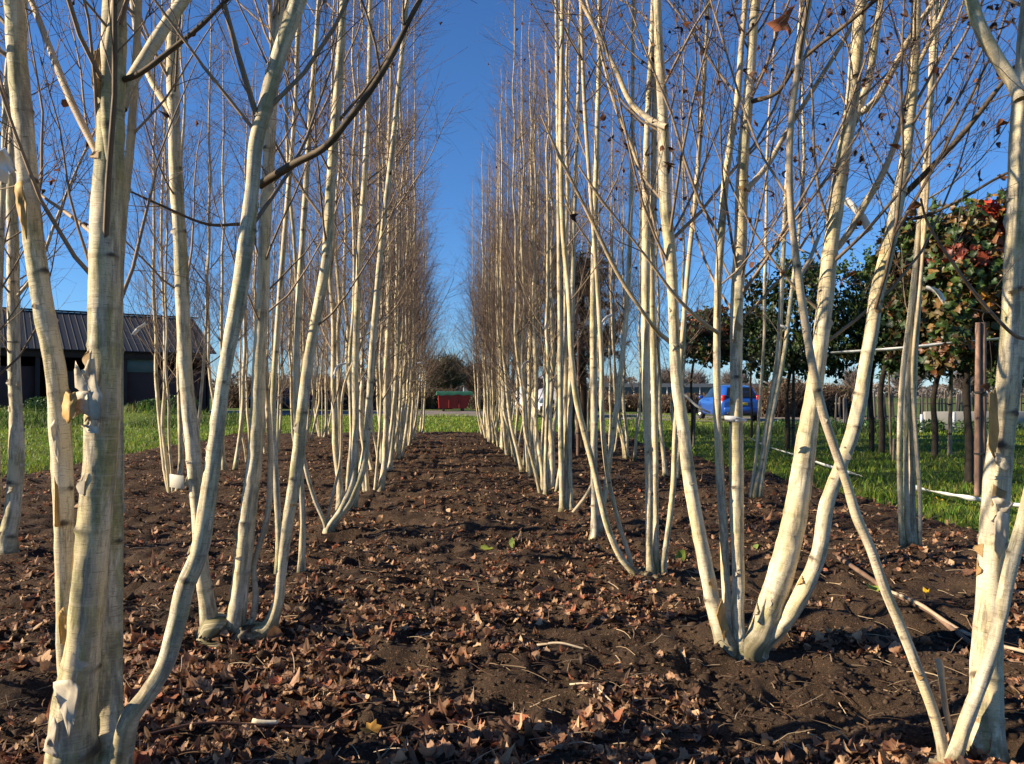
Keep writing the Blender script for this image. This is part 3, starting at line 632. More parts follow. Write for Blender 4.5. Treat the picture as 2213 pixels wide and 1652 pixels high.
for i in range(12):
    x = 1.17+rsP.normal(0, .05)-.021*i; y = 9.2+i*1.25+rsP.normal(0, .08)
    place(i+3, x, y, 'bare multi-stemmed birch, %s back on the lane\'s right side' % (ORD[i] if i < 11 else 'last'), GR, rsP.uniform(.93, 1.04))
for i, y in enumerate([9.9, 12.0, 13.6, 15.2, 17.4, 19.0, 20.8, 22.4]):
    place(i+1, -3.42+rsP.normal(0, .06), y, 'bare birch, %s behind the flaking edge stem in the outer left row' % (['first','second','third','fourth','fifth','sixth','seventh','eighth'][i]), GLL, rsP.uniform(.92, 1.02))
for i, y in enumerate([10.6, 13.3, 14.9, 17.6, 19.6, 21.6]):
    place(i+2, 3.05+rsP.normal(0, .06), y, 'bare birch, %s beyond the two leaning stems in the outer right row' % (['first','second','third','fourth','fifth','sixth'][i]), GRR, rsP.uniform(.9, 1.0))
for i, (x, y) in enumerate([(-3.5, 1.4)]):
    place(i+4, x, y, 'bare birch out of view at left, %s' % ['abreast of the camera', 'farther out ahead', 'farther out abreast of the camera'][i], GLL)

# ---------------------------------------------------------------- leaf litter, crumbs of soil, twigs on the bed
rs = np.random.default_rng(77)
def in_view(x, y, m=.15):
    u = x/np.maximum(y, .01); return (u > -.62-m) & (u < .80+m)
def scatter(rs, n, y0, y1, pw, x0, x1):
    """positions whose density falls with distance; kept inside the strip x0..x1"""
    u = rs.uniform(0, 1, n); a = 1-pw
    y = (y0**a+u*(y1**a-y0**a))**(1/a); x = rs.uniform(-1, 1, n)*y*.85+.06*y
    k = (x > x0) & (x < x1); return x[k], y[k]
x, y = scatter(rs, 66000, 1.3, 23.4, 1.12, SX0, SX1)
k = (edge(x, y) > .02) & (n2(x, y, 1.1, 31)+1.0*n2(x, y, 3.5, 32)+.5*n2(x, y, 9, 33)+rs.normal(0, .18, len(x))+.06*np.clip(y-4, 0, 8)+.16 > .0); x, y = x[k], y[k]; N = len(x)
pal = np.array([[.52,.30,.17],[.34,.17,.09],[.38,.14,.07],[.62,.41,.24],[.12,.07,.045],[.46,.27,.16],[.24,.11,.06],[.56,.34,.18],[.15,.08,.05],[.20,.10,.06],[.27,.15,.08]])
c = pal[rs.integers(0, 11, N)]*rs.uniform(.65, 1.15, (N, 1))
g = G(); size = (.013+.038*rs.uniform(0, 1, N)**1.3)*np.where(rs.uniform(0, 1, N) < .10, 1.5, 1)*(1+.012*y)*np.where(y < 4.5, 1.15, 1)
zz = soil_h(x, y); P = np.stack([x, y, zz+size*.12+.004], 1); h = N//2
kind_ = rs.uniform(0, 1, N) < .28; nr = y < 7.5
for kk, nn_, kd, tl, cu in ((kind_, nr, 1, .32, .60), (~kind_, nr, 2, .36, .95), (kind_, ~nr, 1, .35, .6), (~kind_, ~nr, 2, .4, .9)):
    m_ = kk & nn_; add_leaves(g, P[m_], size[m_], c[m_], rs, kd, tl, cu, fine=bool(nn_ is nr))
tag(g.build('leaf_litter', M['leaf']), 'brown and tan fallen leaves scattered thickly over the dark soil', 'leaf litter', kind='stuff')

def blobs(x, y, z, r, colr, rs, flat=.7):
    N = len(x); ph = (1+5**.5)/2
    ico = norm(np.array([[-1,ph,0],[1,ph,0],[-1,-ph,0],[1,-ph,0],[0,-1,ph],[0,1,ph],[0,-1,-ph],[0,1,-ph],[ph,0,-1],[ph,0,1],[-ph,0,-1],[-ph,0,1]]))
    f = np.array([[0,11,5],[0,5,1],[0,1,7],[0,7,10],[0,10,11],[1,5,9],[5,11,4],[11,10,2],[10,7,6],[7,1,8],[3,9,4],[3,4,2],[3,2,6],[3,6,8],[3,8,9],[4,9,5],[2,4,11],[6,2,10],[8,6,7],[9,8,1]])
    V = ico[None]*(r[:, None, None])*rs.uniform(.35, 1.5, (N, 12, 1))*rs.uniform(.5, 1.5, (N, 1, 3))*np.array([1, 1, flat])+np.stack([x, y, z], 1)[:, None]
    F = (f[None]+(np.arange(N)*12)[:, None, None]).reshape(-1, 3); return V.reshape(-1, 3), F, np.repeat(colr, 12, 0)
x, y = scatter(rs, 34000, 1.25, 16, 1.7, SX0, SX1); k = edge(x, y) > 0; x, y = x[k], y[k]; N = len(x)
r = (.002+.011*rs.uniform(0, 1, N)**1.6)*(1+.05*y)*np.where(rs.uniform(0, 1, N) < .07, 1.8, 1)
V, F, C_ = blobs(x, y, soil_h(x, y)+r*.05, r, np.array([[.066,.044,.030]])*rs.uniform(.45, 1.5, (N, 1)), rs)
g = G(); g.add(V, F, C_); tag(g.build('soil_crumbs', M['crumb']), 'dark brown crumbs and clods of earth on the bed', 'soil', kind='stuff')
# fine plant debris: thin stalks, curled strips
x, y = scatter(rs, 3400, 1.3, 23, 1.4, SX0, SX1); k = edge(x, y) > 0; x, y = x[k], y[k]; N = len(x)
S = np.stack([x, y, soil_h(x, y)+.010], 1); an = rs.uniform(0, 6.28, N)
P1, R1 = limbs(rs, S, np.stack([np.cos(an), np.sin(an), rs.uniform(-.05, .35, N)], 1), rs.uniform(.03, .16, N), rs.uniform(.0009, .0028, N)*(1+.05*y), 5, -1.2, .10, .6)
P1[..., 2] = np.maximum(P1[..., 2], soil_h(P1[..., 0].ravel(), P1[..., 1].ravel()).reshape(P1.shape[:2])+.003)
V, F, s = tubes(P1, R1, 4)
c = np.array([[.33,.23,.14],[.16,.095,.055],[.48,.36,.23],[.10,.06,.04]])[rs.integers(0, 4, N)]*rs.uniform(.6, 1.1, (N, 1))
g = G(); g.add(V, F, np.repeat(c, 20, 0), s); tag(g.build('twig_litter', M['twig']), 'thin dry stalks and bits of twig strewn among the leaves', 'twigs', kind='stuff')

# single things lying on the soil
def stick(name, pts, r, colr, label, cat, lift=.0, seed=0, mat='branch'):
    P = np.array([gp(u, v, .0) for u, v in pts]); P[:, 2] = soil_h(P[:, 0], P[:, 1])+r*.8+np.array([lift if np.isscalar(lift) else 0]*len(P))
    if not np.isscalar(lift): P[:, 2] += np.array(lift)
    Ps, Rs = smooth_path(P, np.linspace(r, r*.75, len(P)), .02); Rs = Rs*(1+.12*noise(Ps*25, seed))
    Ps += .5*r*np.stack([noise(Ps*6, seed+1), noise(Ps*6, seed+2), noise(Ps*6, seed+3)], 1)
    V, F, s = tubes(Ps[None], Rs[None], 9, closed=True); g = G(); cc = np.array(colr)*(1+.35*noise(np.array([1, 1, 1])*V*18, seed))[:, None]
    g.add(V, F, cc, s); return tag(g.build(name, M[mat]), label, cat)
stick('fallen_branch', [(1775,1195),(1850,1250),(1930,1303),(2010,1350),(2120,1412),(2230,1475)], .016, (.20,.125,.085), 'long brown branch lying across the soil behind the slanting tan stem', 'fallen branch', .01, 1)
stick('fallen_branch', [(1905,1300),(1990,1345),(2080,1385),(2160,1425),(2235,1462)], .010, (.42,.32,.22), 'paler thinner branch lying alongside the long brown branch at right', 'fallen branch', .03, 2)
stick('fallen_branch', [(285,1632),(420,1606),(560,1592),(700,1583),(820,1575),(905,1562),(980,1545)], .006, (.10,.055,.04), 'long thin dark branch lying among leaves at the bottom left', 'fallen branch', .012, 3)
stick('fallen_twig', [(1160,1412),(1210,1418),(1262,1422)], .006, (.60,.48,.33), 'pale broken stick lying on leaves in the middle of the lane', 'twig', .012, 4)
stick('fallen_twig', [(1232,1500),(1275,1515),(1322,1538)], .004, (.58,.46,.31), 'thin pale twig lying right of the lane centre near the bottom', 'twig', .012, 5)
stick('fallen_twig', [(905,1460),(925,1490),(932,1530)], .003, (.48,.38,.27), 'thin curved pale twig near the pale yellow-tan leaf', 'twig', .012, 6)
stick('fallen_twig', [(545,1590),(575,1590),(600,1588)], .009, (.66,.58,.42), 'short stubby cream stick lying on the long dark branch', 'twig', .018, 7)
stick('fallen_twig', [(1648,1425),(1672,1405),(1708,1392)], .004, (.42,.34,.25), 'dry twig propped beside the foot of the fanned birch', 'twig', [.0, .03, .06], 8)
def one_leaf(u, v, size, colr, label, seed, kind=1, tilt=.3, name='fallen_leaf', zz=.02):
    r = np.random.default_rng(seed); p = gp(u, v); p[2] = (sz(p[0], p[1]) if edge(p[0], p[1]) > 0 else lz(p[0], p[1])+.05)+zz
    g = G(); add_leaves(g, p[None], np.array([size]), np.array([colr]), r, kind, tilt, .6); return tag(g.build(name, M['leaf']), label, 'leaf')
one_leaf(1055, 1192, .19, (.30,.36,.05), 'large yellow-green leaf lying flat in the middle of the lane', 1, 2, .1)
one_leaf(1105, 1180, .13, (.16,.22,.03), 'olive leaf curling up at the right end of the yellow-green leaf', 2, 2, .9)
one_leaf(800, 1598, .06, (.62,.33,.07), 'ochre leaf standing out near the bottom edge left of centre', 3, 1, .5)
one_leaf(1487, 1556, .04, (.05,.14,.02), 'small fresh green leaf on the soil near the bottom', 4, 0, .6)
one_leaf(1890, 1290, .09, (.34,.42,.06), 'lime green leaf beside the slanting tan stem', 5, 2, .7)
one_leaf(2002, 1315, .045, (.75,.48,.03), 'bright yellow leaf on soil by the long fallen branch', 6, 1, .5)
one_leaf(1632, 1188, .08, (.22,.30,.07), 'pale green leaf between the stems of the fanned birch', 7, 2, .7)
one_leaf(1468, 1222, .13, (.20,.28,.04), 'broad green leaf at the foot of the second birch right of lane', 8, 2, .9)
one_leaf(2030, 1095, .07, (.80,.55,.05), 'yellow leaf lying on the lawn below the white tape', 9, 1, .5)
one_leaf(1968, 1018, .07, (.70,.50,.06), 'yellow leaf lying on the lawn above the white tape', 10, 1, .3)
one_leaf(938, 1510, .05, (.62,.36,.18), 'light tan upright leaf in the lane near the bottom', 12, 1, 1.2)

# ---------------------------------------------------------------- grass
rs = np.random.default_rng(88); g = G()
def blades(n, y0, y1, x0, x1, pw=1.9, hmul=1.0, tall=0, cond=None, base=(.145,.245,.026)):
    u = rs.uniform(0, 1, n); a = 1-pw; y = (y0**a+u*(y1**a-y0**a))**(1/a); x = rs.uniform(x0, x1, n)
    k = (edge(x, y) < .16) & in_view(x, y, .05)
    if cond is not None: k &= cond(x, y)
    x, y = x[k], y[k]; N = len(x); z = lawn_h(x, y)-.01; cl = n2(x, y, 1.6, 41)+.6*n2(x, y, 5, 42)
    ragged = np.clip(1.2-np.abs(edge(x, y))*2.0, 0, 1); h = (.05+.045*np.clip(cl+.3, 0, 2)+.05*ragged*rs.uniform(0, 1, N))*rs.uniform(.6, 1.5, N)*hmul+tall
    wd = (.0035+.0011*y)*rs.uniform(.6, 1.3, N); an = rs.uniform(0, 6.28, N); ln = rs.normal(0, .45, (N, 2))*h[:, None]
    dx, dy = np.cos(an)*wd/2, np.sin(an)*wd/2
    V = np.stack([np.stack([x-dx, y-dy, z], 1), np.stack([x+dx, y+dy, z], 1), np.stack([x+ln[:, 0]*.35+dx*.8, y+ln[:, 1]*.35+dy*.8, z+h*.6], 1),
                  np.stack([x+ln[:, 0]*.35-dx*.8, y+ln[:, 1]*.35-dy*.8, z+h*.6], 1), np.stack([x+ln[:, 0], y+ln[:, 1], z+h], 1)], 1)
    b = (np.arange(N)*5)[:, None]; c = np.array([base])*rs.uniform(.6, 1.4, (N, 1)); c[:, 0] *= rs.uniform(.7, 1.7, N)
    dry = rs.uniform(0, 1, N) < .05; c[dry] = np.array([.30, .26, .12])*rs.uniform(.6, 1.1, (dry.sum(), 1))
    g.add(V.reshape(-1, 3), [b+np.array([[0, 1, 2, 3]]), b+np.array([[3, 2, 4]])], np.repeat(c, 5, 0))
blades(90000, 5.6, 29, 4.2, 24)
blades(70000, 10, 43, -28, -5.9, 1.7)
blades(32000, 23.3, 43, -7, 13, 1.6)
blades(9000, 19, 27, 6, 24, 1.2, 3.0, .06, lambda x, y: (n2(x, y, .5, 44) > -.1) & (y > 21), (.06, .12, .025))
blades(9000, 27, 38, -26, -8, 1.2, 3.0, .03, lambda x, y: n2(x, y, .5, 45) > 0, (.06, .12, .02))
tag(g.build('grass', M['grass']), 'bright green grass growing round the soil bed and along the road', 'grass', kind='stuff')

# broad-leaved weeds in front of the paling fence, each clump a plant
def weed(x, y, s, label, n=260):
    r = np.random.default_rng(int(abs(x*100)+y*10)); g = G(); p = r.normal(0, 1, (n, 3)); p = norm(p)*(r.uniform(.3, 1, (n, 1))**.5)
    P = p*np.array([s, s*.7, s*.42])+np.array([0, 0, s*.40]); P[:, 2] = np.abs(P[:, 2])
    c = np.array([[.05,.12,.025],[.08,.16,.03],[.04,.085,.02]])[r.integers(0, 3, n)]*r.uniform(.7, 1.3, (n, 1))
    add_leaves(g, P, r.uniform(.05, .12, n), c, r, 0, .7, .5)
    root = empty('weed_clump', (x, y, lz(x, y))); g.build('foliage', M['foliage'], root)
    S = np.zeros((14, 3)); a = r.uniform(0, 6.28, 14); P1, R1 = limbs(r, S, np.stack([np.cos(a)*.6, np.sin(a)*.6, np.ones(14)], 1), np.full(14, s*.8), np.full(14, .006), 5, .1, .1)
    V, F, q = tubes(P1, R1, 4); g2 = G(); g2.add(V, F, (.07,.11,.03), q); g2.build('stalks', M['twig'], root)
    tag(root, label, 'weed', 'leafy weeds along the far side of the lawn')
for (u, Y, s, lab) in [(1880, 22, .55, 'leafy green weed clump between the fanned birch stem and the first dark trunk'), (1945, 23, .6, 'low leafy weed clump in front of the paling fence, left part'), (2010, 22.5, .5, 'leafy weed clump before the white posts by the paling fence'),
                       (2085, 21.5, .55, 'leafy weed clump below the pale wall at right'), (2160, 21.5, .6, 'leafy weed clump below the pale wall, far right'), (1700, 25.5, .45, 'leafy weed clump beside the road right of the blue car'), (1790, 24, .5, 'leafy weed clump at the verge before the brown thicket')]:
    p = at(u, 900, Y); weed(p[0], Y, s, lab)
for (u, Y, s, lab) in [(390, 33, .8, 'dark green weed mound in front of the shed, left of the upright silver stem'), (330, 34, .6, 'low weed mound in front of the shed door'), (90, 32, .7, 'weed mound in front of the shed at the far left')]:
    p = at(u, 880, Y); weed(p[0], Y, s, lab, 420)

# ---------------------------------------------------------------- leafy nursery trees, pine, hedges, far trees
PAL_G = np.array([[.040,.075,.018],[.060,.105,.022],[.025,.050,.016],[.085,.13,.026],[.085,.070,.022]])
PAL_R = np.array([[.16,.070,.030],[.22,.075,.035],[.11,.075,.025],[.075,.085,.022],[.20,.11,.03],[.34,.10,.03]])
def leafy_tree(u, Y, w, d, z0, z1, n, pal, label, seed, tr=.045, group='leafy standard trees on the lawn', ub=None, accent=None, lsize=.10, sprigs=12, top=None):
    r = np.random.default_rng(seed); b = gp(ub or u, 850+CAM_H*FPX/Y); c0 = at(u, 850, Y); x, y = b[0], Y
    root = empty('leafy_tree', (x, y, lz(x, y))); ox = c0[0]-x
    S = np.array([[0, 0, -.1], [.015, 0, z0*.35], [-.01, .01, z0*.7], [ox*.2, 0, z0+.1], [ox*.5, 0, z0+(z1-z0)*.5]]); Ps, Rs = smooth_path(S, np.array([tr*1.2, tr, tr*.9, tr*.8, tr*.4]), .08)
    V, F, s = tubes(Ps[None], (Rs*(1+.08*noise(Ps*9, 1)))[None], 10); g = G(); g.add(V, F, (.05, .04, .032), s)
    g.build('trunk', M['stake'], root); g = G()
    nl = 26; S = np.repeat(np.array([[ox*.5, 0, z0+.1]]), nl, 0)+r.normal(0, .03, (nl, 3)); tgt = np.stack([ox+r.uniform(-.45, .45, nl)*w, r.uniform(-.45, .45, nl)*d, r.uniform(z0+.1, z1-.15, nl)], 1)
    P1, R1 = limbs(r, S, tgt-S, np.linalg.norm(tgt-S, axis=1), np.full(nl, .014), 7, .05, .08); V, F, s = tubes(P1, R1, 5); g.add(V, F, (.05, .04, .03), s)
    # leaf clusters: cluster centres through a soft box, leaves round them
    m = n//14; q = r.uniform(-1, 1, (m*3, 3)); rad = (np.abs(q)**3.2).sum(1)**(1/3.2); lim = .95+.40*noise(q*1.8+seed, 3)+.28*noise(q*4.5+seed, 4)
    q = q[(rad < lim) & (rad > .40+.35*r.uniform(0, 1, len(q)))][:m]; m = len(q)
    C0 = q*np.array([w/2, d/2, (z1-z0)/2])+np.array([ox, 0, (z0+z1)/2]); C0[:, 2] -= .12*(z1-z0)*(np.abs(q[:, 0])**3)
    shade = r.uniform(.6, 1.4, m); kind = r.integers(0, len(pal), m)
    P = np.repeat(C0, 14, 0)+r.normal(0, .085, (m*14, 3))*np.array([1, 1, 1.1]); cc = pal[np.where(r.uniform(0, 1, m*14) < .65, np.repeat(kind, 14), r.integers(0, len(pal), m*14))]*np.repeat(shade, 14)[:, None]*r.uniform(.75, 1.3, (m*14, 1))
    if accent is not None:
        for (ax, az, ar, ac) in accent:
            dd = np.hypot(P[:, 0]-ox-ax*w/2, P[:, 2]-(z0+z1)/2-az*(z1-z0)/2); k = (dd < ar*w) & (r.uniform(0, 1, len(P)) < .7); cc[k] = np.array(ac)*r.uniform(.6, 1.2, (k.sum(), 1))
    gl = G(); ax_ = norm(np.repeat(q, 14, 0)*np.array([1, 1, .3])+np.array([0, 0, .35])); add_leaves(gl, P, r.uniform(.65, 1.3, len(P))*lsize, cc, r, 1 if seed % 2 else 2, .6, .7, axis=ax_)
    if sprigs:                                  # long shoots with paler leaves above the top
        S = np.stack([ox+r.uniform(-.5, .5, sprigs)*w, r.uniform(-.5, .5, sprigs)*d, np.full(sprigs, z1-.2)], 1); P1, R1 = limbs(r, S, np.stack([r.normal(0, .35, sprigs), r.normal(0, .3, sprigs), np.ones(sprigs)], 1), r.uniform(.25, .65, sprigs), np.full(sprigs, .005), 8, 0, .1)
        V, F, s = tubes(P1, R1, 4); g.add(V, F, (.07, .08, .03), s); idx = np.repeat(np.arange(sprigs), 11); pp, _ = sample(P1, idx, r.uniform(.25, 1, len(idx)))
        add_leaves(gl, pp+r.normal(0, .02, pp.shape), r.uniform(.05, .095, len(pp)), np.array([[.09, .16, .03]])*r.uniform(.6, 1.3, (len(pp), 1)), r, 0, 1, .5)
    g.build('limbs', M['branch'], root); gl.build('crown', M['foliage'], root)
    return tag(root, label, 'tree', group)
leafy_tree(1533, 18, 1.15, 1.1, 2.05, 3.2, 2600, np.concatenate([PAL_G, PAL_R[:2]]), 'small box-headed tree with reddish-green crown, just left of the blue car', 3, .03, ub=1505, sprigs=4)
leafy_tree(1740, 15.5, 2.45, 1.9, 1.62, 3.9, 6400, PAL_G*.75, 'broad dark green tree behind the fanned birch stems', 4, .05, ub=1722, sprigs=16)
leafy_tree(1925, 15.2, 1.2, 1.3, 1.85, 4.0, 3300, PAL_G*1.5, 'lighter green tree with tall shoots, between the dark green and the red-tinged tree', 7, .05, ub=1917, sprigs=16)
leafy_tree(2095, 9.6, 1.75, 1.5, 1.65, 3.55, 7600, np.concatenate([PAL_R[[0, 2, 4]], PAL_G]), 'red-tinged leafy tree beside the tall wooden stake pair at right', 5, .05, ub=2146, accent=[(.05, .82, .13, (.52, .055, .025)), (-.55, .3, .10, (.28, .06, .03)), (.25, .6, .22, (.30, .09, .03)), (-.2, -.35, .10, (.45, .20, .02)), (.5, .2, .16, (.30, .10, .03))], sprigs=10)
leafy_tree(2080, 13.8, 2.1, 1.6, 1.55, 3.1, 4400, PAL_G*.75, 'low dark green tree behind the red-tinged tree', 8, .055, ub=2066, sprigs=8)
leafy_tree(1985, 17.5, 1.7, 1.5, 1.7, 3.6, 3600, PAL_G, 'slim-trunked dark tree farther back between the two lawn trees', 10, .045, ub=2014, sprigs=6)
leafy_tree(1965, 14.4, 1.1, 1.1, 1.7, 2.6, 1700, PAL_G, 'dark-trunked tree close beside the lighter green tree', 12, .055, ub=1941, sprigs=0)
leafy_tree(2240, 12.5, 1.8, 1.6, 1.5, 3.2, 4500, PAL_G, 'dark green tree half hidden behind the papery birch at the right edge', 14, .05, sprigs=4)
leafy_tree(1640, 19.5, 1.4, 1.3, 2.1, 3.3, 2200, PAL_G, 'small far dark tree showing between the fanned birch stems above the blue car', 16, .03, sprigs=4)

def pine(u, Y, label):
    r = np.random.default_rng(9); b = gp(u, 850+CAM_H*FPX/Y); root = empty('pine_tree', (b[0], Y, sz(b[0], Y)))
    S = np.array([[0, 0, -.1], [.02, 0, 1.2], [-.02, 0, 2.4], [.05, 0, 3.9]]); Ps, Rs = smooth_path(S, np.array([.085, .07, .055, .015]), .1)
    V, F, s = tubes(Ps[None], Rs[None], 9); g = G(); g.add(V, F, (.06, .042, .03), s); g.build('trunk', M['stake'], root)
    g = G(); n = 70; z = r.uniform(1.35, 3.9, n); S = np.stack([0*z, 0*z, z], 1); a = r.uniform(0, 6.28, n); L = (1.35-.25*(z-1.3))*r.uniform(.45, 1.05, n)
    P1, R1 = limbs(r, S, np.stack([np.cos(a), np.sin(a), np.full(n, .25)], 1), L, np.full(n, .014), 7, .12, .08); V, F, s = tubes(P1, R1, 5); g.add(V, F, (.05, .035, .028), s)
    idx = np.repeat(np.arange(n), 9); Q, T = sample(P1, idx, r.uniform(.3, 1, len(idx))); Q = Q+r.normal(0, .09, Q.shape)
    m = 42; base = np.repeat(Q, m, 0); dr = norm(r.normal(0, 1, base.shape)+np.array([0, 0, .3])+np.repeat(T, m, 0)*.6); L = r.uniform(.08, .16, len(base))
    P2 = np.stack([base, base+dr*L[:, None]*.5, base+dr*L[:, None]+np.array([0, 0, -.01])], 1)
    V, F, s = tubes(P2, np.repeat(np.array([[.0045, .0045, .002]]), len(base), 0), 3); gn = G(); gn.add(V, F, np.repeat(np.array([[.016, .030, .014]])*r.uniform(.5, 1.6, (len(base), 1)), 9, 0), s)
    g.build('limbs', M['branch'], root); gn.build('crown', M['grass'], root); tag(root, label, 'pine tree')
pine(1262, 16, 'dark needle-leaved pine standing behind the right birch row')

def bush(name, x, y, w, d, h, n, pal, label, cat, seed, group=None, z0=0.0, twigc=(.13, .085, .06), nt=220, trunk=0, ls=.10):
    r = np.random.default_rng(seed); root = empty(name, (x, y, max(lz(x, y), 0))); g = G()
    S = np.stack([r.uniform(-.45, .45, nt)*w*(.25 if trunk else 1), r.uniform(-.4, .4, nt)*d*(.25 if trunk else 1), np.full(nt, z0*.6 if trunk else -.05)], 1)
    D = np.stack([r.normal(0, .38, nt), r.normal(0, .38, nt), np.ones(nt)], 1)
    P1, R1 = limbs(r, S, D, (h-z0*.6)*r.uniform(.5, 1.0, nt), np.full(nt, .006+.0006*y), 7, .02, .10, .3); V, F, s = tubes(P1, R1, 3); g.add(V, F, twigc, s)
    idx = np.repeat(np.arange(nt), 14); N = len(idx); S2, T2 = sample(P1, idx, r.uniform(.2, 1, N)); P2, R2 = limbs(r, S2, side_dirs(r, T2, r.uniform(.3, .9, N)), r.uniform(.1, .32, N)*h, np.full(N, .0022+.0003*y), 4, .05, .1, .5)
    V, F, s = tubes(P2, R2, 3); g.add(V, F, np.repeat(np.array([twigc])*r.uniform(.6, 1.5, (N, 1)), 12, 0), s); g.build('branches', M['twig'], root)
    if trunk:
        Ps, Rs = smooth_path(np.array([[0, 0, -.1], [.05, 0, z0*.5], [0, 0, z0+.3*h]]), np.array([trunk, trunk*.8, trunk*.4]), .2); V, F, s = tubes(Ps[None], Rs[None], 8); gg = G(); gg.add(V, F, (.07, .055, .045), s); gg.build('trunk', M['stake'], root)
    if n:
        p = norm(r.normal(0, 1, (n, 3)))*(r.uniform(.1, 1, (n, 1))**.4); p *= (1+.25*noise(p*2.5+seed, 3))[:, None]
        P = p*np.array([w/2, d/2, (h-z0)/2])+np.array([0, 0, (h+z0)/2]); P[:, 2] = np.maximum(P[:, 2], .03)
        gl = G(); add_leaves(gl, P, r.uniform(.6, 1.4, n)*ls, np.array(pal)[r.integers(0, len(pal), n)]*r.uniform(.6, 1.4, (n, 1)), r, 0, .9, .5, axis=norm(p+.01)); gl.build('foliage', M['foliage'], root)
    return tag(root, label, cat, group)
BR = [(.13, .075, .045), (.19, .115, .06), (.09, .06, .04), (.16, .13, .05)]
OL = [(.14, .13, .055), (.10, .10, .05), (.18, .145, .08), (.09, .08, .045)]  # olive-brown leaf tones, lightened so the colour itself suggests distance haze
def bx(u, Y): return at(u, 850, Y)[0]
HG = 'hedges and thickets beyond the road'
bush('thicket', bx(1690, 37), 37, 3.0, 2.5, 2.0, 5000, BR, 'tall rust-brown thicket just right of the blue car', 'hedge', 1, HG)
bush('thicket', bx(1790, 38), 38, 3.2, 2.5, 1.75, 5000, BR+OL[:1], 'brown and green thicket left of the paling fence', 'hedge', 2, HG)
bush('thicket', bx(1375, 49), 49, 5.0, 2, 1.25, 4500, BR, 'low russet scrub beyond the road between the van and the upright birch stem', 'hedge', 3, HG)
bush('thicket', bx(1480, 46), 46, 4.2, 2, 1.2, 4000, BR, 'low russet scrub beyond the road left of the blue car', 'hedge', 4, HG)
bush('thicket', bx(1300, 52), 52, 4.0, 2, 1.3, 3000, BR, 'low brown scrub just right of the white van', 'hedge', 5, HG)
bush('thicket', bx(1060, 57), 57, 3.4, 2, 1.3, 3000, [(.16, .12, .035), (.12, .10, .03), (.08, .09, .03)], 'yellow-brown low hedge right of the red skip', 'hedge', 6, HG)
bush('thicket', bx(925, 58), 58, 4.0, 2, 1.7, 3500, [(.20, .14, .035), (.12, .10, .03), (.08, .09, .03)], 'yellow-brown low hedge left of the red skip', 'hedge', 7, HG)
bush('thicket', bx(760, 62), 62, 9.0, 3, 3.0, 6000, BR+OL, 'brown hedge behind the parked tractor', 'hedge', 8, HG)
bush('thicket', bx(655, 60), 60, 6.0, 3, 2.4, 5000, OL, 'olive hedge between the dark car and the tractor', 'hedge', 9, HG)
bush('thicket', bx(560, 64), 64, 6.0, 3, 2.6, 5000, OL, 'olive hedge behind the dark parked car by the shed', 'hedge', 10, HG)
bush('willow_tree', bx(962, 74), 74, 4.0, 3.2, 4.9, 9000, OL, 'round olive-brown bare willow above the red skip', 'tree', 11, None, 1.3, (.10, .085, .055), 260, .14, .14)
bush('bare_tree', bx(1030, 88), 88, 3.2, 2.6, 4.6, 1200, BR, 'small dark brown bare tree right of the round willow', 'tree', 12, 'far bare trees', 1.5, (.08, .055, .045), 260, .1)
FT = [(1445, 120, 5, 'far bare tree on the horizon above the russet scrub'), (1500, 140, 5.2, 'far bare tree on the horizon left of the blue car roof'), (1590, 125, 5, 'far bare tree on the horizon over the blue car'), (1850, 130, 5.5, 'far bare tree above the left end of the paling fence'),
      (1965, 135, 6.5, 'far bare tree above the middle of the paling fence'), (2090, 140, 6, 'far bare tree above the right part of the paling fence'), (2190, 130, 5.5, 'far bare tree by the right edge of the view'), (860, 120, 6, 'far bare tree left of the round willow'), (1330, 140, 4.5, 'far bare tree between van and russet scrub')]
for i, (u, Y, h, lab) in enumerate(FT):
    bush('bare_tree', bx(u, Y), Y, h*1.15, 4, h, 0, BR, lab, 'tree', 30+i, 'far bare trees', h*.25, (.17, .14, .13), 200, .12)
g = G(); r = np.random.default_rng(3); N = 24000; a = r.uniform(-.75, .95, N); Yd = r.uniform(170, 210, N); hh = 2.6+2.2*np.clip(noise(np.stack([a*14, a*0, a*0], 1), 9)+.5*noise(np.stack([a*55, a*0, a*0], 1), 10)+.4, 0, 2)
P = np.stack([a*Yd, Yd, hh*r.uniform(0, 1, N)**.8], 1); add_leaves(g, P, r.uniform(.5, 1.1, N), np.array([[.16, .135, .12]])*r.uniform(.7, 1.3, (N, 1)), r, 0, 1, .4)
tag(g.build('far_wood', M['foliage']), 'greyish far line of bare woodland along the whole horizon', 'woodland', kind='stuff')

# ---------------------------------------------------------------- shed
sh = empty('shed', (float(bx(0, 38)), 38, 0), R_(30)); tag(sh, 'long dark shed with ribbed slate-grey metal roof beyond the grass at left', 'shed')
L0, L1, DP, EH, RH = -14.0, 9.4, 5.2, 3.55, 5.65
g = G(); n = int((L1-L0+1.0)/.30); prof = []
for k in range(n+1):
    x = L0-.5+k*.30
    for dx, dz in ((0, 0), (.23, 0), (.24, .014), (.275, .014), (.285, 0)): prof.append((min(x+dx, L1+.25), dz))
V = []
for (x, dz) in prof: V += [(x, -.55, EH-.22+dz), (x, DP, RH+dz), (x, DP+.001, RH-.04+dz), (x, -.55, EH-.26+dz)]
V = np.array(V); m = len(prof); F = []
for i in range(m-1): F += [(i*4, i*4+4, i*4+5, i*4+1), (i*4+3, i*4+2, i*4+6, i*4+7), (i*4, i*4+3, i*4+7, i*4+4)]
g.add(V, np.array(F)); V2 = V.copy(); V2[:, 1] = 2*DP-V2[:, 1]+.02; g.add(V2, np.array(F)[:, ::-1]); rf = g.build('roof', M['roof'], sh, smooth=False)
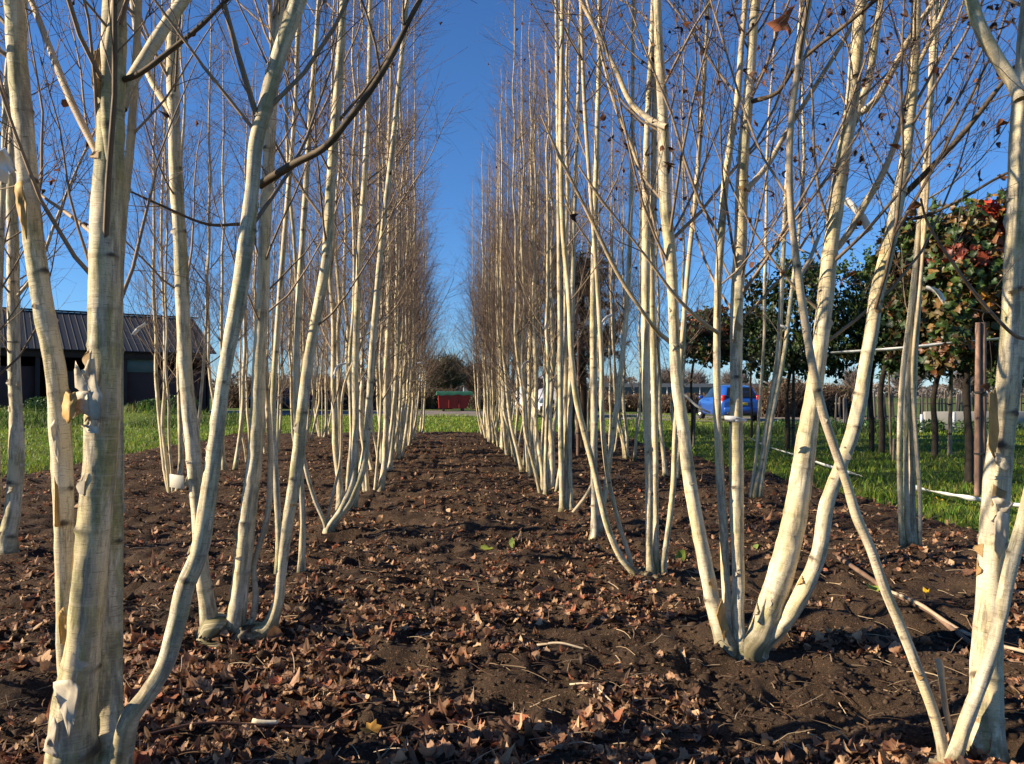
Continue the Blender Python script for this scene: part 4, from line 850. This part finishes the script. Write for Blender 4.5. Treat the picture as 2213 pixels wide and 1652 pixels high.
G().box(((L0+L1)/2, DP+.01, RH+.06), (L1-L0+1.1, .34, .07), bev=.02).build('ridge_cap', M['roof'], rf)
G().box(((L0+L1)/2, -.12, EH-.42), (L1-L0, .16, .36), bev=.02).build('fascia_beam', M['dark_wood'], sh)
g = G()                                                      # back wall, gables
g.box(((L0+L1)/2, 2*DP, 1.7), (L1-L0, .12, 3.4)); g.box((L0, DP, 1.7), (.12, 2*DP-.14, 3.4)); g.box((L1, DP, 1.7), (.12, 2*DP-.14, 3.4))
for X in (L0, L1): g.add([(X-.05, .2, 3.4), (X+.05, .2, 3.4), (X+.05, DP, RH-.12), (X-.05, DP, RH-.12), (X+.05, 2*DP-.2, 3.4), (X-.05, 2*DP-.2, 3.4)], [np.array([[1, 2, 3, 0], [2, 4, 5, 3]]), np.array([[0, 3, 5], [1, 4, 2]])])
g.build('wall', M['dark_wood'], sh, smooth=False)
for k in range(7): G().box((L0+.3+k*3.8, 0, 1.62), (.2, .2, 3.24), bev=.015).build('post', M['dark_wood'], sh)
g = G()
for k in range(16): g.box((2.2+k*.0+k*.155, .16, 1.15), (.145, .05, 2.3), col=(1, 1, 1), bev=.006)
g.build('slatted_door', M['dark_wood'], sh)
G().box((-.9, .18, 1.25), (4.6, .08, 2.5), bev=.01).build('board_panel', M['maroon'], sh)
G().box((7.0, .18, 1.2), (4.6, .08, 2.4), bev=.01).build('board_panel', M['maroon'], sh)
G().box((5.2, .12, 2.65), (3.0, .07, .75), bev=.01).build('upper_panel', M['greygreen'], sh)
G().box((-2.2, .12, 2.65), (3.0, .07, .75), bev=.01).build('upper_panel', M['greygreen'], sh)
G().box((-1.2, .10, 2.9), (.0+1.1, .05, .35), bev=.01).build('lamp_panel', M['metal'], sh)
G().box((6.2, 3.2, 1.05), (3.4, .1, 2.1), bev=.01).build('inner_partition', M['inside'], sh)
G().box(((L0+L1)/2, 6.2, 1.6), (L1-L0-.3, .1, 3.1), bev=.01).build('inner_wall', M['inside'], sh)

# ---------------------------------------------------------------- vehicles
def lathe_y(g, prof, n=28, col=(1,1,1)):
    """prof: (radius, y) ; axis along local y"""
    th = np.arange(n)/n*2*math.pi; V = np.array([[r*math.cos(t), y, r*math.sin(t)] for r, y in prof for t in th]); m = len(prof)
    F = np.array([(i*n+j, i*n+(j+1) % n, (i+1)*n+(j+1) % n, (i+1)*n+j) for i in range(m-1) for j in range(n)]); g.add(V, F, col); return g
def wheel(parent, x, y, r, wd, side, dark=False, name='wheel'):
    e = empty(name, (x, y, r)); e.parent = parent; s = side
    lathe_y(G(), [(r*.62, -wd/2), (r*.93, -wd/2), (r, -wd*.3), (r, wd*.3), (r*.93, wd/2), (r*.62, wd/2), (r*.60, 0), (r*.62, -wd/2)]).build('tyre', M['rubber'], e)
    g = lathe_y(G(), [(r*.63, s*wd*.42), (r*.56, s*wd*.40), (r*.54, s*wd*.2), (.01, s*wd*.18)])
    for k in range(5):
        a = k*1.2566; V = [];
        for rr, hw in ((.02, .035), (r*.57, .028)):
            for q in (-1, 1):
                for yy in (s*wd*.26, s*wd*.40): V.append((math.cos(a)*rr-math.sin(a)*hw*q, yy, math.sin(a)*rr+math.cos(a)*hw*q))
        g.add(V, np.array([[0,1,5,4],[2,3,7,6],[1,3,7,5],[0,2,6,4],[4,5,7,6]]))
    g.build('rim', M['rubber' if dark else 'metal'], e); return e
def car_body(root, st, paint, wins, arches, wr=.33):
    """st: stations (x, half width, sill z, belt z, roof z, roof half width); x forward"""
    def sec(s):
        x, w_, zs, zb, zr, wr_ = s; k = max(0, zr-zb)
        h = [(w_*.80, zs), (w_*.93, zs+.03), (w_*.99, zs+.14), (w_, (zs*.45+zb*.55)), (w_*.975, zb-.05), (w_*.93, zb), (wr_+(w_*.93-wr_)*.35, zb+k*.62), (wr_*1.0, zr-min(.05, k*.2)-.002), (wr_*.86, zr+.0), (wr_*.45, zr+.018), (0, zr+.024)]
        return np.array([(x, y, z) for y, z in h]+[(x, -y, z) for y, z in h[-2::-1]])
    S = []
    for a, b in zip(st[:-1], st[1:]):
        for k in range(4):
            f = k/4; S.append(tuple(a[i]*(1-f)+b[i]*f for i in range(6)))
    S.append(st[-1]); R_s = [sec(s) for s in S]; m = len(R_s[0]); V = np.concatenate(R_s)
    # wheel arches: lift the lower points near each axle
    for ax in arches:
        low = (np.abs(V[:, 0]-ax) < wr*1.2) & (V[:, 2] < wr*2.15)
        zz_ = wr+np.sqrt(np.maximum(0, (wr*1.16)**2-(V[:, 0]-ax)**2)); up = low & (V[:, 2] < zz_) & (np.abs(V[:, 1]) > .35); V[up, 2] = zz_[up]
    F = [(i*m+j, (i+1)*m+j, (i+1)*m+j+1, i*m+j+1) for i in range(len(R_s)-1) for j in range(m-1)]
    g = G(); g.add(V, np.array(F)); g.add(R_s[0], np.arange(m)[None, :]); g.add(R_s[-1], np.arange(m)[None, ::-1]); body = g.build('body', paint, root)
    g2 = G(); x0, x1 = st[0][0]+.06, st[-1][0]-.06; g2.box(((x0+x1)/2, 0, st[1][2]+.12), (x1-x0, st[1][1]*1.5, .30), bev=.03); g2.build('underbody', M['black'], root)
    # windows: panes a few mm proud of the body skin
    def belt(x):
        xs_ = [s[0] for s in st]; return [np.interp(x, xs_, [s[i] for s in st]) for i in range(1, 6)]
    for (xa, xb, ta, tb, xa2, xb2) in wins.get('side', []):
        for sd_ in (1, -1):
            V = []
            for u in range(5):
                for t_ in range(4):
                    f = u/4; tt = ta+(tb-ta)*t_/3; x = (xa*(1-f)+xb*f)*(1-t_/3)+(xa2*(1-f)+xb2*f)*(t_/3); w_, zs, zb, zr, wr_ = belt(x); k = zr-zb
                    y = (w_*.93)+(wr_-w_*.93)*(tt*1.0 if tt > .62 else tt*.65/.62)+.018; V.append((x, sd_*y, zb+k*tt))
            o = G().add(V, np.array([(u*4+q, u*4+q+1, (u+1)*4+q+1, (u+1)*4+q) for u in range(4) for q in range(3)])).build('side_window', M['glass'], root)
    for nm, (xb_, zb_, wb_, xt_, zt_, wt_, off) in wins.get('screens', {}).items():
        V = []
        for u in range(4):
            f = u/3
            for j in range(7):
                q = j/6*2-1; V.append(((xb_*(1-f)+xt_*f)+off*(1-.25*q*q), q*(wb_*(1-f)+wt_*f), zb_*(1-f)+zt_*f+.012))
        G().add(V, np.array([(u*7+j, u*7+j+1, (u+1)*7+j+1, (u+1)*7+j) for u in range(3) for j in range(6)])).build(nm, M['glass'], root)
    return body
def hatch(name, x, y, hd, paint, label, zz=0.05):
    root = empty(name, (x, y, zz), hd)
    st = [(-2.02, .70, .34, .78, .80, .60), (-1.96, .80, .27, .88, .92, .64), (-1.84, .84, .24, .94, 1.18, .62), (-1.62, .86, .22, .95, 1.40, .58), (-1.1, .87, .22, .94, 1.46, .60), (-.2, .875, .22, .92, 1.47, .61), (.45, .875, .22, .91, 1.38, .59), (1.02, .87, .22, .93, 1.0, .66), (1.6, .84, .23, .84, .88, .62), (1.95, .76, .27, .66, .70, .55), (2.05, .62, .32, .55, .58, .48)]
    car_body(root, st, paint, {'side': [(-1.50, -.62, .12, .84, -1.30, -.62), (-.54, .72, .12, .84, -.54, .28)], 'screens': {'rear_window': (-1.93, .98, .60, -1.66, 1.37, .48, -.055), 'windscreen': (1.00, 1.0, .66, .50, 1.36, .54, .03)}}, (-1.25, 1.25), .31)
    for ax in (-1.25, 1.25):
        for s in (1, -1): wheel(root, ax, s*.78, .31, .19, s)
    for s in (1, -1):
        G().box((-1.925, s*.70, .92), (.10, .17, .30), bev=.03).build('tail_light', M['lamp_red'], root)
        G().box((1.93, s*.58, .70), (.14, .26, .14), bev=.04).build('headlight', M['lamp_clear'], root)
        G().box((.62, s*.97, .98), (.12, .18, .13), bev=.03).build('mirror', paint, root)
    G().box((-2.03, 0, .48), (.10, 1.42, .20), bev=.05).build('rear_bumper', paint, root); G().box((-2.04, 0, .72), (.03, .50, .11), bev=.005).build('number_plate', M['plate'], root)
    G().box((-2.06, 0, .33), (.06, 1.2, .10), bev=.02).build('bumper_trim', M['black'], root)
    return tag(root, label, 'car')
hatch('parked_car', float(bx(1588, 31.3)), 32.2, R_(90-4), M['blue'], 'bright blue hatchback parked on the road, rear towards the viewer')
hatch('parked_car', float(bx(598, 50)), 50, R_(200), M['black'], 'dark parked car beyond the grass, between shed and hedge')
# van
vr = empty('parked_van', (float(bx(1180, 36.5)), 37.8, .06), R_(-90+9))
st = [(-2.4, .90, .30, 1.05, 1.86, .78), (-2.3, .94, .26, 1.08, 1.95, .82), (-1.0, .95, .24, 1.08, 1.99, .84), (.6, .95, .24, 1.07, 1.98, .83), (1.05, .95, .24, 1.07, 1.86, .80), (1.62, .94, .24, 1.07, 1.20, .80), (2.1, .91, .25, 1.00, 1.06, .74), (2.38, .84, .28, .82, .88, .66), (2.46, .74, .34, .66, .70, .60)]
car_body(vr, st, M['white'], {'side': [(-.2, .55, .1, .78, -.2, .55), (.62, 1.42, .1, .80, .62, 1.02)], 'screens': {'windscreen': (1.60, 1.17, .80, 1.09, 1.84, .74, .03), 'rear_window': (-2.36, 1.15, .72, -2.34, 1.75, .70, -.06)}}, (-1.5, 1.5), .34)
for ax in (-1.5, 1.5):
    for s in (1, -1): wheel(vr, ax, s*.85, .34, .21, s)
gr = G().box((2.44, 0, .74), (.10, 1.20, .17), bev=.02).build('grille', M['black'], vr)
g = G(); g.box((2.495, 0, .70), (.012, 1.1, .018)); g.box((2.495, 0, .77), (.012, 1.1, .018)); g.build('chrome_strip', M['metal'], gr)
lathe_y(G(), [(.055, 0), (.055, .02), (.03, .024), (.0, .024)], 20).build('badge', M['metal'], gr); gr.children[-1].rotation_euler = (0, 0, R_(-90)); gr.children[-1].location = (2.50, 0, .755)
G().box((2.46, 0, .42), (.14, 1.66, .26), bev=.06).build('front_bumper', M['black'], vr); G().box((2.54, 0, .50), (.02, .50, .11), bev=.004).build('number_plate', M['plate'], vr)
for s in (1, -1):
    G().box((2.34, s*.74, .80), (.20, .28, .24), bev=.06).build('headlight', M['lamp_clear'], vr); G().box((1.30, s*1.07, 1.22), (.14, .18, .28), bev=.04).build('mirror', M['black'], vr)
tag(vr, 'white panel van facing the viewer on the road behind the right birch row', 'van')
# red skip
sk = empty('skip', (float(bx(981, 50.5)), 50.5, .05), R_(3)); tag(sk, 'red tapered skip with dark green cover standing beyond the road at the lane end', 'skip')
def trap(g, x0, x1, X0, X1, y0, y1, z0, z1):
    V = [(x0, y0, z0), (x1, y0, z0), (x1, y1, z0), (x0, y1, z0), (X0, y0-.12, z1), (X1, y0-.12, z1), (X1, y1+.12, z1), (X0, y1+.12, z1)]
    g.add(V, np.array([[3,2,1,0],[4,5,6,7],[0,1,5,4],[1,2,6,5],[2,3,7,6],[3,0,4,7]])); return g
g = trap(G(), -.98, .78, -1.04, 1.08, -.75, .75, .16, 1.12); 
for xx in (-.35, .30): g.box((xx, -.86, .64), (.07, .10, .90), bev=.01)
b_ = g.build('body', M['red'], sk, smooth=False); G().box((.02, -.89, 1.11), (2.20, .07, .08), bev=.015).build('top_rail', M['red'], b_)
g = G(); xs_ = np.linspace(-1.13, 1.16, 16); V = []
for x in xs_:
    sag = .05*math.sin(x*9)+.03*math.sin(x*4+1)
    V += [(x, -.97, 1.02+sag*.6), (x, -.95, 1.21), (x, -.4, 1.26+sag*.3), (x, .4, 1.26-sag*.3), (x, .95, 1.21), (x, .97, 1.02-sag*.5)]
g.add(V, np.array([(i*6+j, (i+1)*6+j, (i+1)*6+j+1, i*6+j+1) for i in range(15) for j in range(5)])); g.add([V[j] for j in range(6)], np.arange(6)[None]); g.add([V[90+j] for j in range(6)], np.arange(6)[None, ::-1]); g.build('cover', M['green'], sk)
for xx in (-.7, .55): G().box((xx, 0, .08), (.14, 1.5, .17), bev=.01).build('runner', M['black'], sk)
# tractor
tr = empty('tractor', (float(bx(828, 52)), 52.5, .05), R_(8)); tag(tr, 'dark tractor with cab parked beyond the road behind the left birch row', 'tractor')
g = G().box((.95, 0, 1.15), (1.7, .72, .66), bev=.10, top=(.96, .9)); g.box((.2, 0, .85), (2.6, .5, .4), bev=.05); g.build('body', M['dark_wood'], tr)
cb = empty('cab', (-.55, 0, 0)); cb.parent = tr; g = G()
for sx in (-.6, .6):
    for sy in (-.62, .62): g.box((sx, sy, 2.0), (.09, .09, 1.35))
g.box((0, 0, 1.25), (1.3, 1.3, .22), bev=.04); g.build('frame', M['black'], cb); G().box((0, 0, 2.74), (1.5, 1.5, .14), bev=.05).build('cab_roof', M['greygreen'], cb)
g = G(); g.box((0, .60, 2.0), (1.12, .02, 1.22)); g.box((0, -.60, 2.0), (1.12, .02, 1.22)); g.build('window', M['glass'], cb)
for s in (1, -1):
    wheel(tr, -.75, s*.82, .78, .42, s, True); wheel(tr, 1.45, s*.66, .48, .28, s, True); G().box((-.75, s*.78, 1.62), (1.2, .45, .07), bev=.02).build('mudguard', M['black'], tr)
lathe_y(G(), [(.035, -.45), (.035, .45), (.0, .45)], 10).build('exhaust_pipe', M['black'], tr); tr.children[-1].rotation_euler = (R_(90), 0, 0); tr.children[-1].location = (.9, .38, 1.8)
tl = empty('farm_trailer', (float(bx(730, 53)), 53.5, .05), R_(4)); tag(tl, 'low dark farm trailer left of the tractor beyond the road', 'trailer')
trap(G(), -1.8, 1.8, -1.85, 1.85, -.8, .8, .7, 1.35).build('load_box', M['maroon'], tl, smooth=False); G().box((0, 0, .62), (3.9, .9, .12), bev=.02).build('chassis', M['black'], tl); G().box((2.3, 0, .55), (1.0, .12, .1), bev=.02).build('drawbar', M['black'], tl)
for xx in (-.5, .5):
    for s in (1, -1): wheel(tl, xx, s*.9, .42, .26, s, True)

# ---------------------------------------------------------------- buildings far behind
gh = empty('greenhouse', (float(bx(1400, 92)), 92, 0), R_(4)); tag(gh, 'long low grey greenhouse on the horizon behind the russet scrub', 'greenhouse')
g = G(); g.box((0, 0, .95), (26, 8, 1.9)); g.build('glass_wall', M['greenhouse'], gh, smooth=False); g = G()
for k in range(4): g.add([(-13.2, -4.1+k*2.05, 1.9), (13.2, -4.1+k*2.05, 1.9), (13.2, -3.07+k*2.05, 2.35), (-13.2, -3.07+k*2.05, 2.35), (13.2, -2.05+k*2.05, 1.9), (-13.2, -2.05+k*2.05, 1.9)], [np.array([[0,1,2,3],[3,2,4,5]]), np.array([[0,3,5],[1,4,2]])])
g.build('roof', M['greenhouse'], gh, smooth=False)
for k in range(14): G().box((-13+k*2, -4.06, .97), (.10, .10, 1.94)).build('post', M['metal'], gh)
hs_ = empty('outbuilding', (float(bx(1043, 100)), 100, 0), R_(0)); tag(hs_, 'small grey outbuilding with dark eaves behind the bare tree at the lane end', 'building')
G().box((0, 0, 1.3), (5, 5, 2.6)).build('wall', M['concrete'], hs_, smooth=False); G().add([(-2.8, -2.8, 2.6), (2.8, -2.8, 2.6), (2.8, 0, 4.1), (-2.8, 0, 4.1), (2.8, 2.8, 2.6), (-2.8, 2.8, 2.6)], [np.array([[0,1,2,3],[3,2,4,5],[0,5,4,1]]), np.array([[0,3,5],[1,4,2]])]).build('roof', M['roof'], hs_, smooth=False)
for xx in (-1.3, 1.2): G().box((xx, -2.53, 1.4), (.9, .06, .9), bev=.01).build('window', M['glass'], hs_)

# ---------------------------------------------------------------- paling fence, pale wall, white posts, stakes
fx0, fx1, FY = float(bx(1805, 25)), float(bx(2290, 25)), 25.0
pf = empty('paling_fence', (fx0, FY, 0)); tag(pf, 'rustic grey paling fence of uneven pointed stakes beyond the lawn at right', 'fence'); r = np.random.default_rng(6); n = 58
for k in range(n):
    h = 1.12+r.uniform(-.13, .16); x = (fx1-fx0)*k/(n-1); wd = r.uniform(.045, .075); g = G(); g.add([(-wd/2, -.012, 0), (wd/2, -.012, 0), (wd/2, .012, 0), (-wd/2, .012, 0), (-wd/2, -.012, h), (wd/2, -.012, h), (wd/2, .012, h), (-wd/2, .012, h), (0, -.012, h+.07), (0, .012, h+.07)],
      [np.array([[0,1,5,4],[1,2,6,5],[2,3,7,6],[3,0,4,7],[4,8,9,7],[5,6,9,8]]), np.array([[4,5,8],[7,9,6]])], np.array([.23, .19, .16])*r.uniform(.6, 1.2)); o = g.build('pale', M['stake'], pf, smooth=False); o.location = (x+r.normal(0, .02), r.normal(0, .01), -.02); o.rotation_euler = (r.normal(0, .03), r.normal(0, .045), 0)
for zz_ in (.35, .85): g = G().box(((fx1-fx0)/2, .045, zz_), (fx1-fx0, .03, .05), col=(.15, .12, .10)); g.build('rail', M['stake'], pf)
wl = tag(G().box((float(bx(2160, 24)), 24.0, .29), (5.2, .14, .62), bev=.02).build('low_wall', M['concrete']), 'low pale grey concrete wall in front of the paling fence at right', 'wall')
for i, (u, hgt, lab) in enumerate([(1992, .55, 'short white post at the left end of the pale wall'), (2018, .62, 'slim white post just left of the pale wall'), (2062, .62, 'white tapered post standing before the pale wall')]):
    p = at(u, 900, 22.6); o = G().box((0, 0, hgt/2), (.11, .09, hgt), bev=.01, top=(.72, .8)).build('marker_post', M['tape']); o.location = (p[0], 22.6, lz(p[0], 22.6)); tag(o, lab, 'post', 'white posts before the paling fence')
def stake(u, v, vt, wpx, colr, label, n=1, tilt=0, ties=2):
    p = gp(u, v); Y = p[1]; h = CAM_H+(850-vt)/FPX*Y; rad = wpx/2/FPX*Y; root = empty('tree_stake', (p[0], Y, lz(p[0], Y))); r = np.random.default_rng(int(u))
    for k in range(n):
        P = np.array([[k*rad*2.05, 0, -.1], [k*rad*2.0+tilt*.5, .0, h*.5], [k*rad*1.9+tilt, 0, h]]); Ps, Rs = smooth_path(P, np.array([rad, rad, rad*.92]), .03); V, F, s = tubes(Ps[None], (Rs*(1+.10*noise(Ps*12, k+2)))[None], 9, closed=True)
        cc = np.array(colr)*(1+.35*noise(V*np.array([60, 60, 4]), 5))[:, None]; G().add(V, F, cc, s).build('pole', M['stake'], root)
    for k in range(ties): z = h*(.25+.35*k); lathe_y(G(), [(rad*1.25*n**.6, -.01), (rad*1.25*n**.6, .01), (rad*1.1, .012)], 14).build('tie', M['rubber'], root); root.children[-1].rotation_euler = (R_(90), 0, 0); root.children[-1].location = (rad*(n-1)*1.02, 0, z)
    tag(root, label, 'stake', 'wooden tree stakes on the lawn')
stake(2112, 1076, 690, 13, (.30, .185, .135), 'pinkish-brown pair of tall stakes tied together beside the red-tinged tree', 2, .03)
stake(2052, 985, 800, 9, (.38, .32, .24), 'pale stake leaning against the trunk of the low dark tree', 1, .05)
stake(2093, 975, 800, 7, (.36, .30, .23), 'thin pale stake right of the low dark tree trunk', 1, .03)
stake(1926, 985, 800, 5, (.20, .16, .12), 'thin brown stake beside the lighter green tree trunk', 1, -.04)
stake(1714, 968, 790, 7, (.14, .115, .085), 'grey-brown stake beside the broad dark green tree', 1, .02)
stake(2150, 965, 800, 7, (.30, .25, .19), 'pale stake close to the papery birch at right edge', 1, .02)
stake(1930, 1000, 952, 5, (.28, .22, .16), 'short cut stub of a stake in the lawn', 1, .02, 0)
stake(1498, 968, 860, 5, (.17, .14, .10), 'thin stake leaning at the foot of the small box-headed tree', 1, .06, 0)
for i, (u, v, lab) in enumerate([(1238, 975, 'dark brown stake left of the pine trunk'), (1249, 985, 'brown stake in front of the pine trunk'), (1278, 990, 'reddish stake right of the pine trunk')]):
    stake(u, v, 700, 8, [(.05, .035, .03), (.17, .11, .08), (.15, .09, .06)][i], lab, 1, .02)

# ---------------------------------------------------------------- white tapes and plant labels
def ribbon(name, pts, wd, label, cat, twist=.5, sag=0, seed=0):
    P = np.array(pts); s = np.linspace(0, 1, len(P)); Ps, _ = smooth_path(P, np.full(len(P), .01), .04); n = len(Ps); q = np.linspace(0, 1, n); Ps[:, 2] -= sag*4*q*(1-q)
    T = norm(np.gradient(Ps, axis=0)); U = norm(np.cross(T, [0, 0, 1])); W = np.cross(U, T); a = twist*np.sin(q*9+seed)+.4*noise(np.stack([q*14, q*0, q*0], 1), seed)+.9
    D = (U*np.cos(a)[:, None]+W*np.sin(a)[:, None])*wd/2; N_ = np.cross(T, D/(wd/2))*.0012; V = np.concatenate([Ps-D-N_, Ps+D-N_, Ps+D+N_, Ps-D+N_]); i = np.arange(n-1)
    F = np.concatenate([np.stack([i+a_*n, i+1+a_*n, i+1+b_*n, i+b_*n], 1) for a_, b_ in ((0, 1), (1, 2), (2, 3), (3, 0))]); return tag(mk(name, V, F, M['tape']), label, cat)
def gpt(u, v, z): p = gp(u, v, z); return p
ribbon('boundary_tape', [gpt(1622, 948, .16), gpt(1665, 966, .16), gpt(1730, 985, .15), gpt(1800, 1010, .13), gpt(1866, 1031, .08)], .055, 'white tape lying slack over the lawn behind the fanned birch', 'tape', .3, .02, 1)
ribbon('boundary_tape', [gpt(1968, 1052, .12), gpt(2040, 1068, .14), gpt(2120, 1081, .15), gpt(2175, 1090, .15), (gpt(2260, 1100, .16))], .062, 'white tape stretched low over the lawn near the right edge', 'tape', .3, 0, 2)
ribbon('boundary_tape', [at(1480, 853, 12), at(1506, 875, 12), at(1535, 892, 12)], .04, 'short white tape end slanting down left of the blue car', 'tape', .3, .02, 3)
ribbon('guide_tape', [at(1795, 763, 9.6), at(1850, 759, 9.4), at(1950, 751, 9.1), at(2050, 741, 8.9), at(2165, 732, 8.8)], .045, 'white tape strung at head height between the lawn trees', 'tape', .25, .01, 4)
def strip(u0, v0, u1, v1, Y, wpx, label, bend=0.15, seed=0):
    a = at(u0, v0, Y); b = at(u1, v1, Y); m = (a+b)/2+np.array([0, -.02, np.linalg.norm(b-a)*bend]); ribbon('plant_label', [a, m, b], wpx/FPX*Y, label, 'plant label', .2, 0, seed)['group'] = 'white strip labels tied to the trees'
strip(1297, 712, 1322, 682, 6.2, 8, 'white curled strip label on the third birch right of the lane', .25, 1)
strip(720, 818, 748, 786, 6.6, 6, 'white curled label strip on the V-footed birch left of lane', .3, 2)
strip(1128, 798, 1143, 782, 10.4, 6, 'small white label low in the right birch row', .3, 3)
strip(822, 880, 834, 852, 9.5, 6, 'white label hanging near the tractor in the left row', .0, 4)
strip(902, 786, 916, 787, 12.0, 5, 'small white label high in the left row near the round willow', .1, 5)
strip(2000, 622, 2040, 652, 5.6, 11, 'white strip label sticking out of the thin stem bundle at right', .15, 6)
strip(1826, 432, 1880, 500, 3.4, 17, 'grey translucent label hanging between the fanned birch stems', .02, 7)
strip(1780, 776, 1768, 838, 3.4, 0.1, '', 0, 8) if 0 else None
strip(1686, 705, 1700, 712, 8.2, 8, 'tiny white label on the two leaning thin stems', .1, 9)
strip(1566, 905, 1610, 912, 3.3, 14, 'white label band sticking out left of the upright fanned stem', .05, 10)
strip(288, 724, 316, 700, 9.6, 8, 'pale label strip hanging in front of the shed roof', .05, 11)
strip(-14, 385, 24, 345, 2.4, 52, 'large creased white label at the left edge', .1, 12)
one = strip(1362, 1048, 1395, 1062, 6.0, 1, '', 0, 1) if 0 else None
pl_ = G().box((0, 0, 0), (.078, .003, .062), col=(1, 1, 1), bev=.001).build('plant_label', M['peelw']); pl_.location = at(382, 1041, 3.68); pl_.rotation_euler = (.1, .08, -.35); tag(pl_, 'square cream label on the left silver-grey stem', 'plant label', 'white strip labels tied to the trees')

# big pale curls of bark on the thick near clump, and the large dead leaf high at right
A_ = [o for o in bpy.data.objects if o.get('label', '').startswith('thick near birch clump')][0]
off = np.array(A_.location)
def torn(pts, Y, out, gold, seed, parent=A_, off_=off):
    """a paper-thin torn sheet of bark; it hangs on the stem along its inner side and bows out (out metres) toward its free edge"""
    r = np.random.default_rng(seed); p = np.array(pts, float); n = len(p); q = []
    for k in range(n):
        a, b = p[k], p[(k+1) % n]
        for f in (0, .33, .66): q.append(a*(1-f)+b*f+(r.normal(0, .9, 2) if f else 0))
    p = np.array(q); n = len(p); c = p.mean(0); rings = [c+(p-c)*f for f in (1, .75, .5, .25)]; P2 = np.concatenate(rings+[c[None]])
    x0, x1 = P2[:, 0].min(), P2[:, 0].max(); fr = (x1-P2[:, 0])/(x1-x0+1e-6); z = (P2[:, 1]-P2[:, 1].min())/(np.ptp(P2[:, 1])+1e-6)
    dy = -out*(fr**2)*(.6+.8*noise(np.stack([fr*2, z*3, z*0], 1), seed))-abs(out)*.35*noise(np.stack([fr*4, z*6, z*0+3], 1), seed+1)
    V = np.array([at(u, v, Y+d)-off_ for (u, v), d in zip(P2, dy)])
    nn = len(V); V = np.concatenate([V, V+np.array([0, .0012, 0])]); j = np.arange(n); j2 = (j+1) % n; F = []
    for k in range(3): F.append(np.stack([k*n+j, k*n+j2, (k+1)*n+j2, (k+1)*n+j], 1))
    F2 = [f+nn for f in F]; edge_f = np.stack([j, j+nn, j2+nn, j2], 1); T = np.stack([3*n+j, 3*n+j2, np.full(n, 4*n)], 1)
    base = np.array([.62, .40, .15]) if gold else np.array([.72, .63, .47]); cc = base*(1+.25*noise(np.stack([P2[:, 0]*.12, P2[:, 1]*.04, z*0], 1), seed+2)[:, None])
    G().add(V, [np.concatenate(F+F2+[edge_f]), np.concatenate([T, T+nn])], np.clip(np.concatenate([cc, cc*.8]), 0, 1)).build('bark_curl', M['peel'], parent)
torn([(163,780),(172,800),(182,798),(190,778),(204,774),(210,830),(222,860),(216,905),(196,908),(188,870),(178,850),(162,838),(160,800)], 2.235, -.045, 0, 1)
torn([(133,878),(142,846),(152,852),(163,846),(168,870),(158,900),(148,916),(136,905)], 2.22, -.04, 1, 2)
torn([(158,850),(196,844),(202,900),(175,894),(157,905)], 2.24, -.03, 0, 3); torn([(170,916),(186,926),(192,902),(206,904),(216,915),(212,938),(188,936)], 2.235, -.04, 0, 4)
torn([(115,1475),(150,1468),(172,1485),(164,1550),(150,1600),(136,1548),(118,1505)], 2.225, -.05, 0, 5); torn([(98,1600),(116,1548),(126,1570),(124,1640),(92,1622)], 2.25, -.04, 0, 6)
torn([(203,110),(216,104),(222,180),(216,215),(204,205),(198,170)], 2.25, -.03, 1, 7); torn([(32,400),(48,390),(58,440),(58,520),(46,490),(34,440)], 2.37, -.02, 1, 8)
torn([(117,1030),(125,1050),(130,1140),(118,1138)], 2.385, .006, 1, 9); torn([(124,1330),(138,1310),(150,1350),(146,1400),(130,1392)], 2.38, .02, 1, 10); torn([(108,920),(118,905),(134,960),(128,1010),(118,980)], 2.385, .015, 0, 11)
C_o = [o for o in bpy.data.objects if o.get('label', '').startswith('sunlit cream birch')][0]; D_o = [o for o in bpy.data.objects if o.get('label', '').startswith('thick papery birch')][0]
oc, od = np.array(C_o.location), np.array(D_o.location)
torn([(2138,850),(2152,838),(2160,930),(2150,992),(2136,962)], 2.32, .02, 1, 12, D_o, od); torn([(2142,1074),(2168,1078),(2192,1088),(2176,1110),(2156,1116)], 2.3, -.02, 0, 13, D_o, od); torn([(2150,1122),(2162,1104),(2182,1112),(2176,1165),(2160,1212),(2147,1180)], 2.3, .012, 0, 14, D_o, od)
torn([(2150,978),(2172,986),(2184,1010),(2176,1020),(2152,1002)], 2.31, -.02, 0, 15, D_o, od)
torn([(1636,1345),(1668,1255),(1674,1300),(1656,1360)], 3.36, .02, 0, 16, C_o, oc); torn([(1548,1330),(1560,1290),(1572,1350),(1566,1395)], 3.38, .02, 1, 18, C_o, oc)
torn([(1694,1140),(1712,1080),(1722,1120),(1712,1175)], 3.36, .012, 0, 20, C_o, oc)
gd = G(); add_leaves(gd, at(1700, 48, 2.6)[None], np.array([.085]), np.array([[.36, .13, .06]]), np.random.default_rng(4), 1, .2, .9, axis=np.array([[.2, -1, .2]])); tag(gd.build('hanging_leaf', M['leaf']), 'large rust-brown dead leaf caught in twigs high at right', 'leaf')
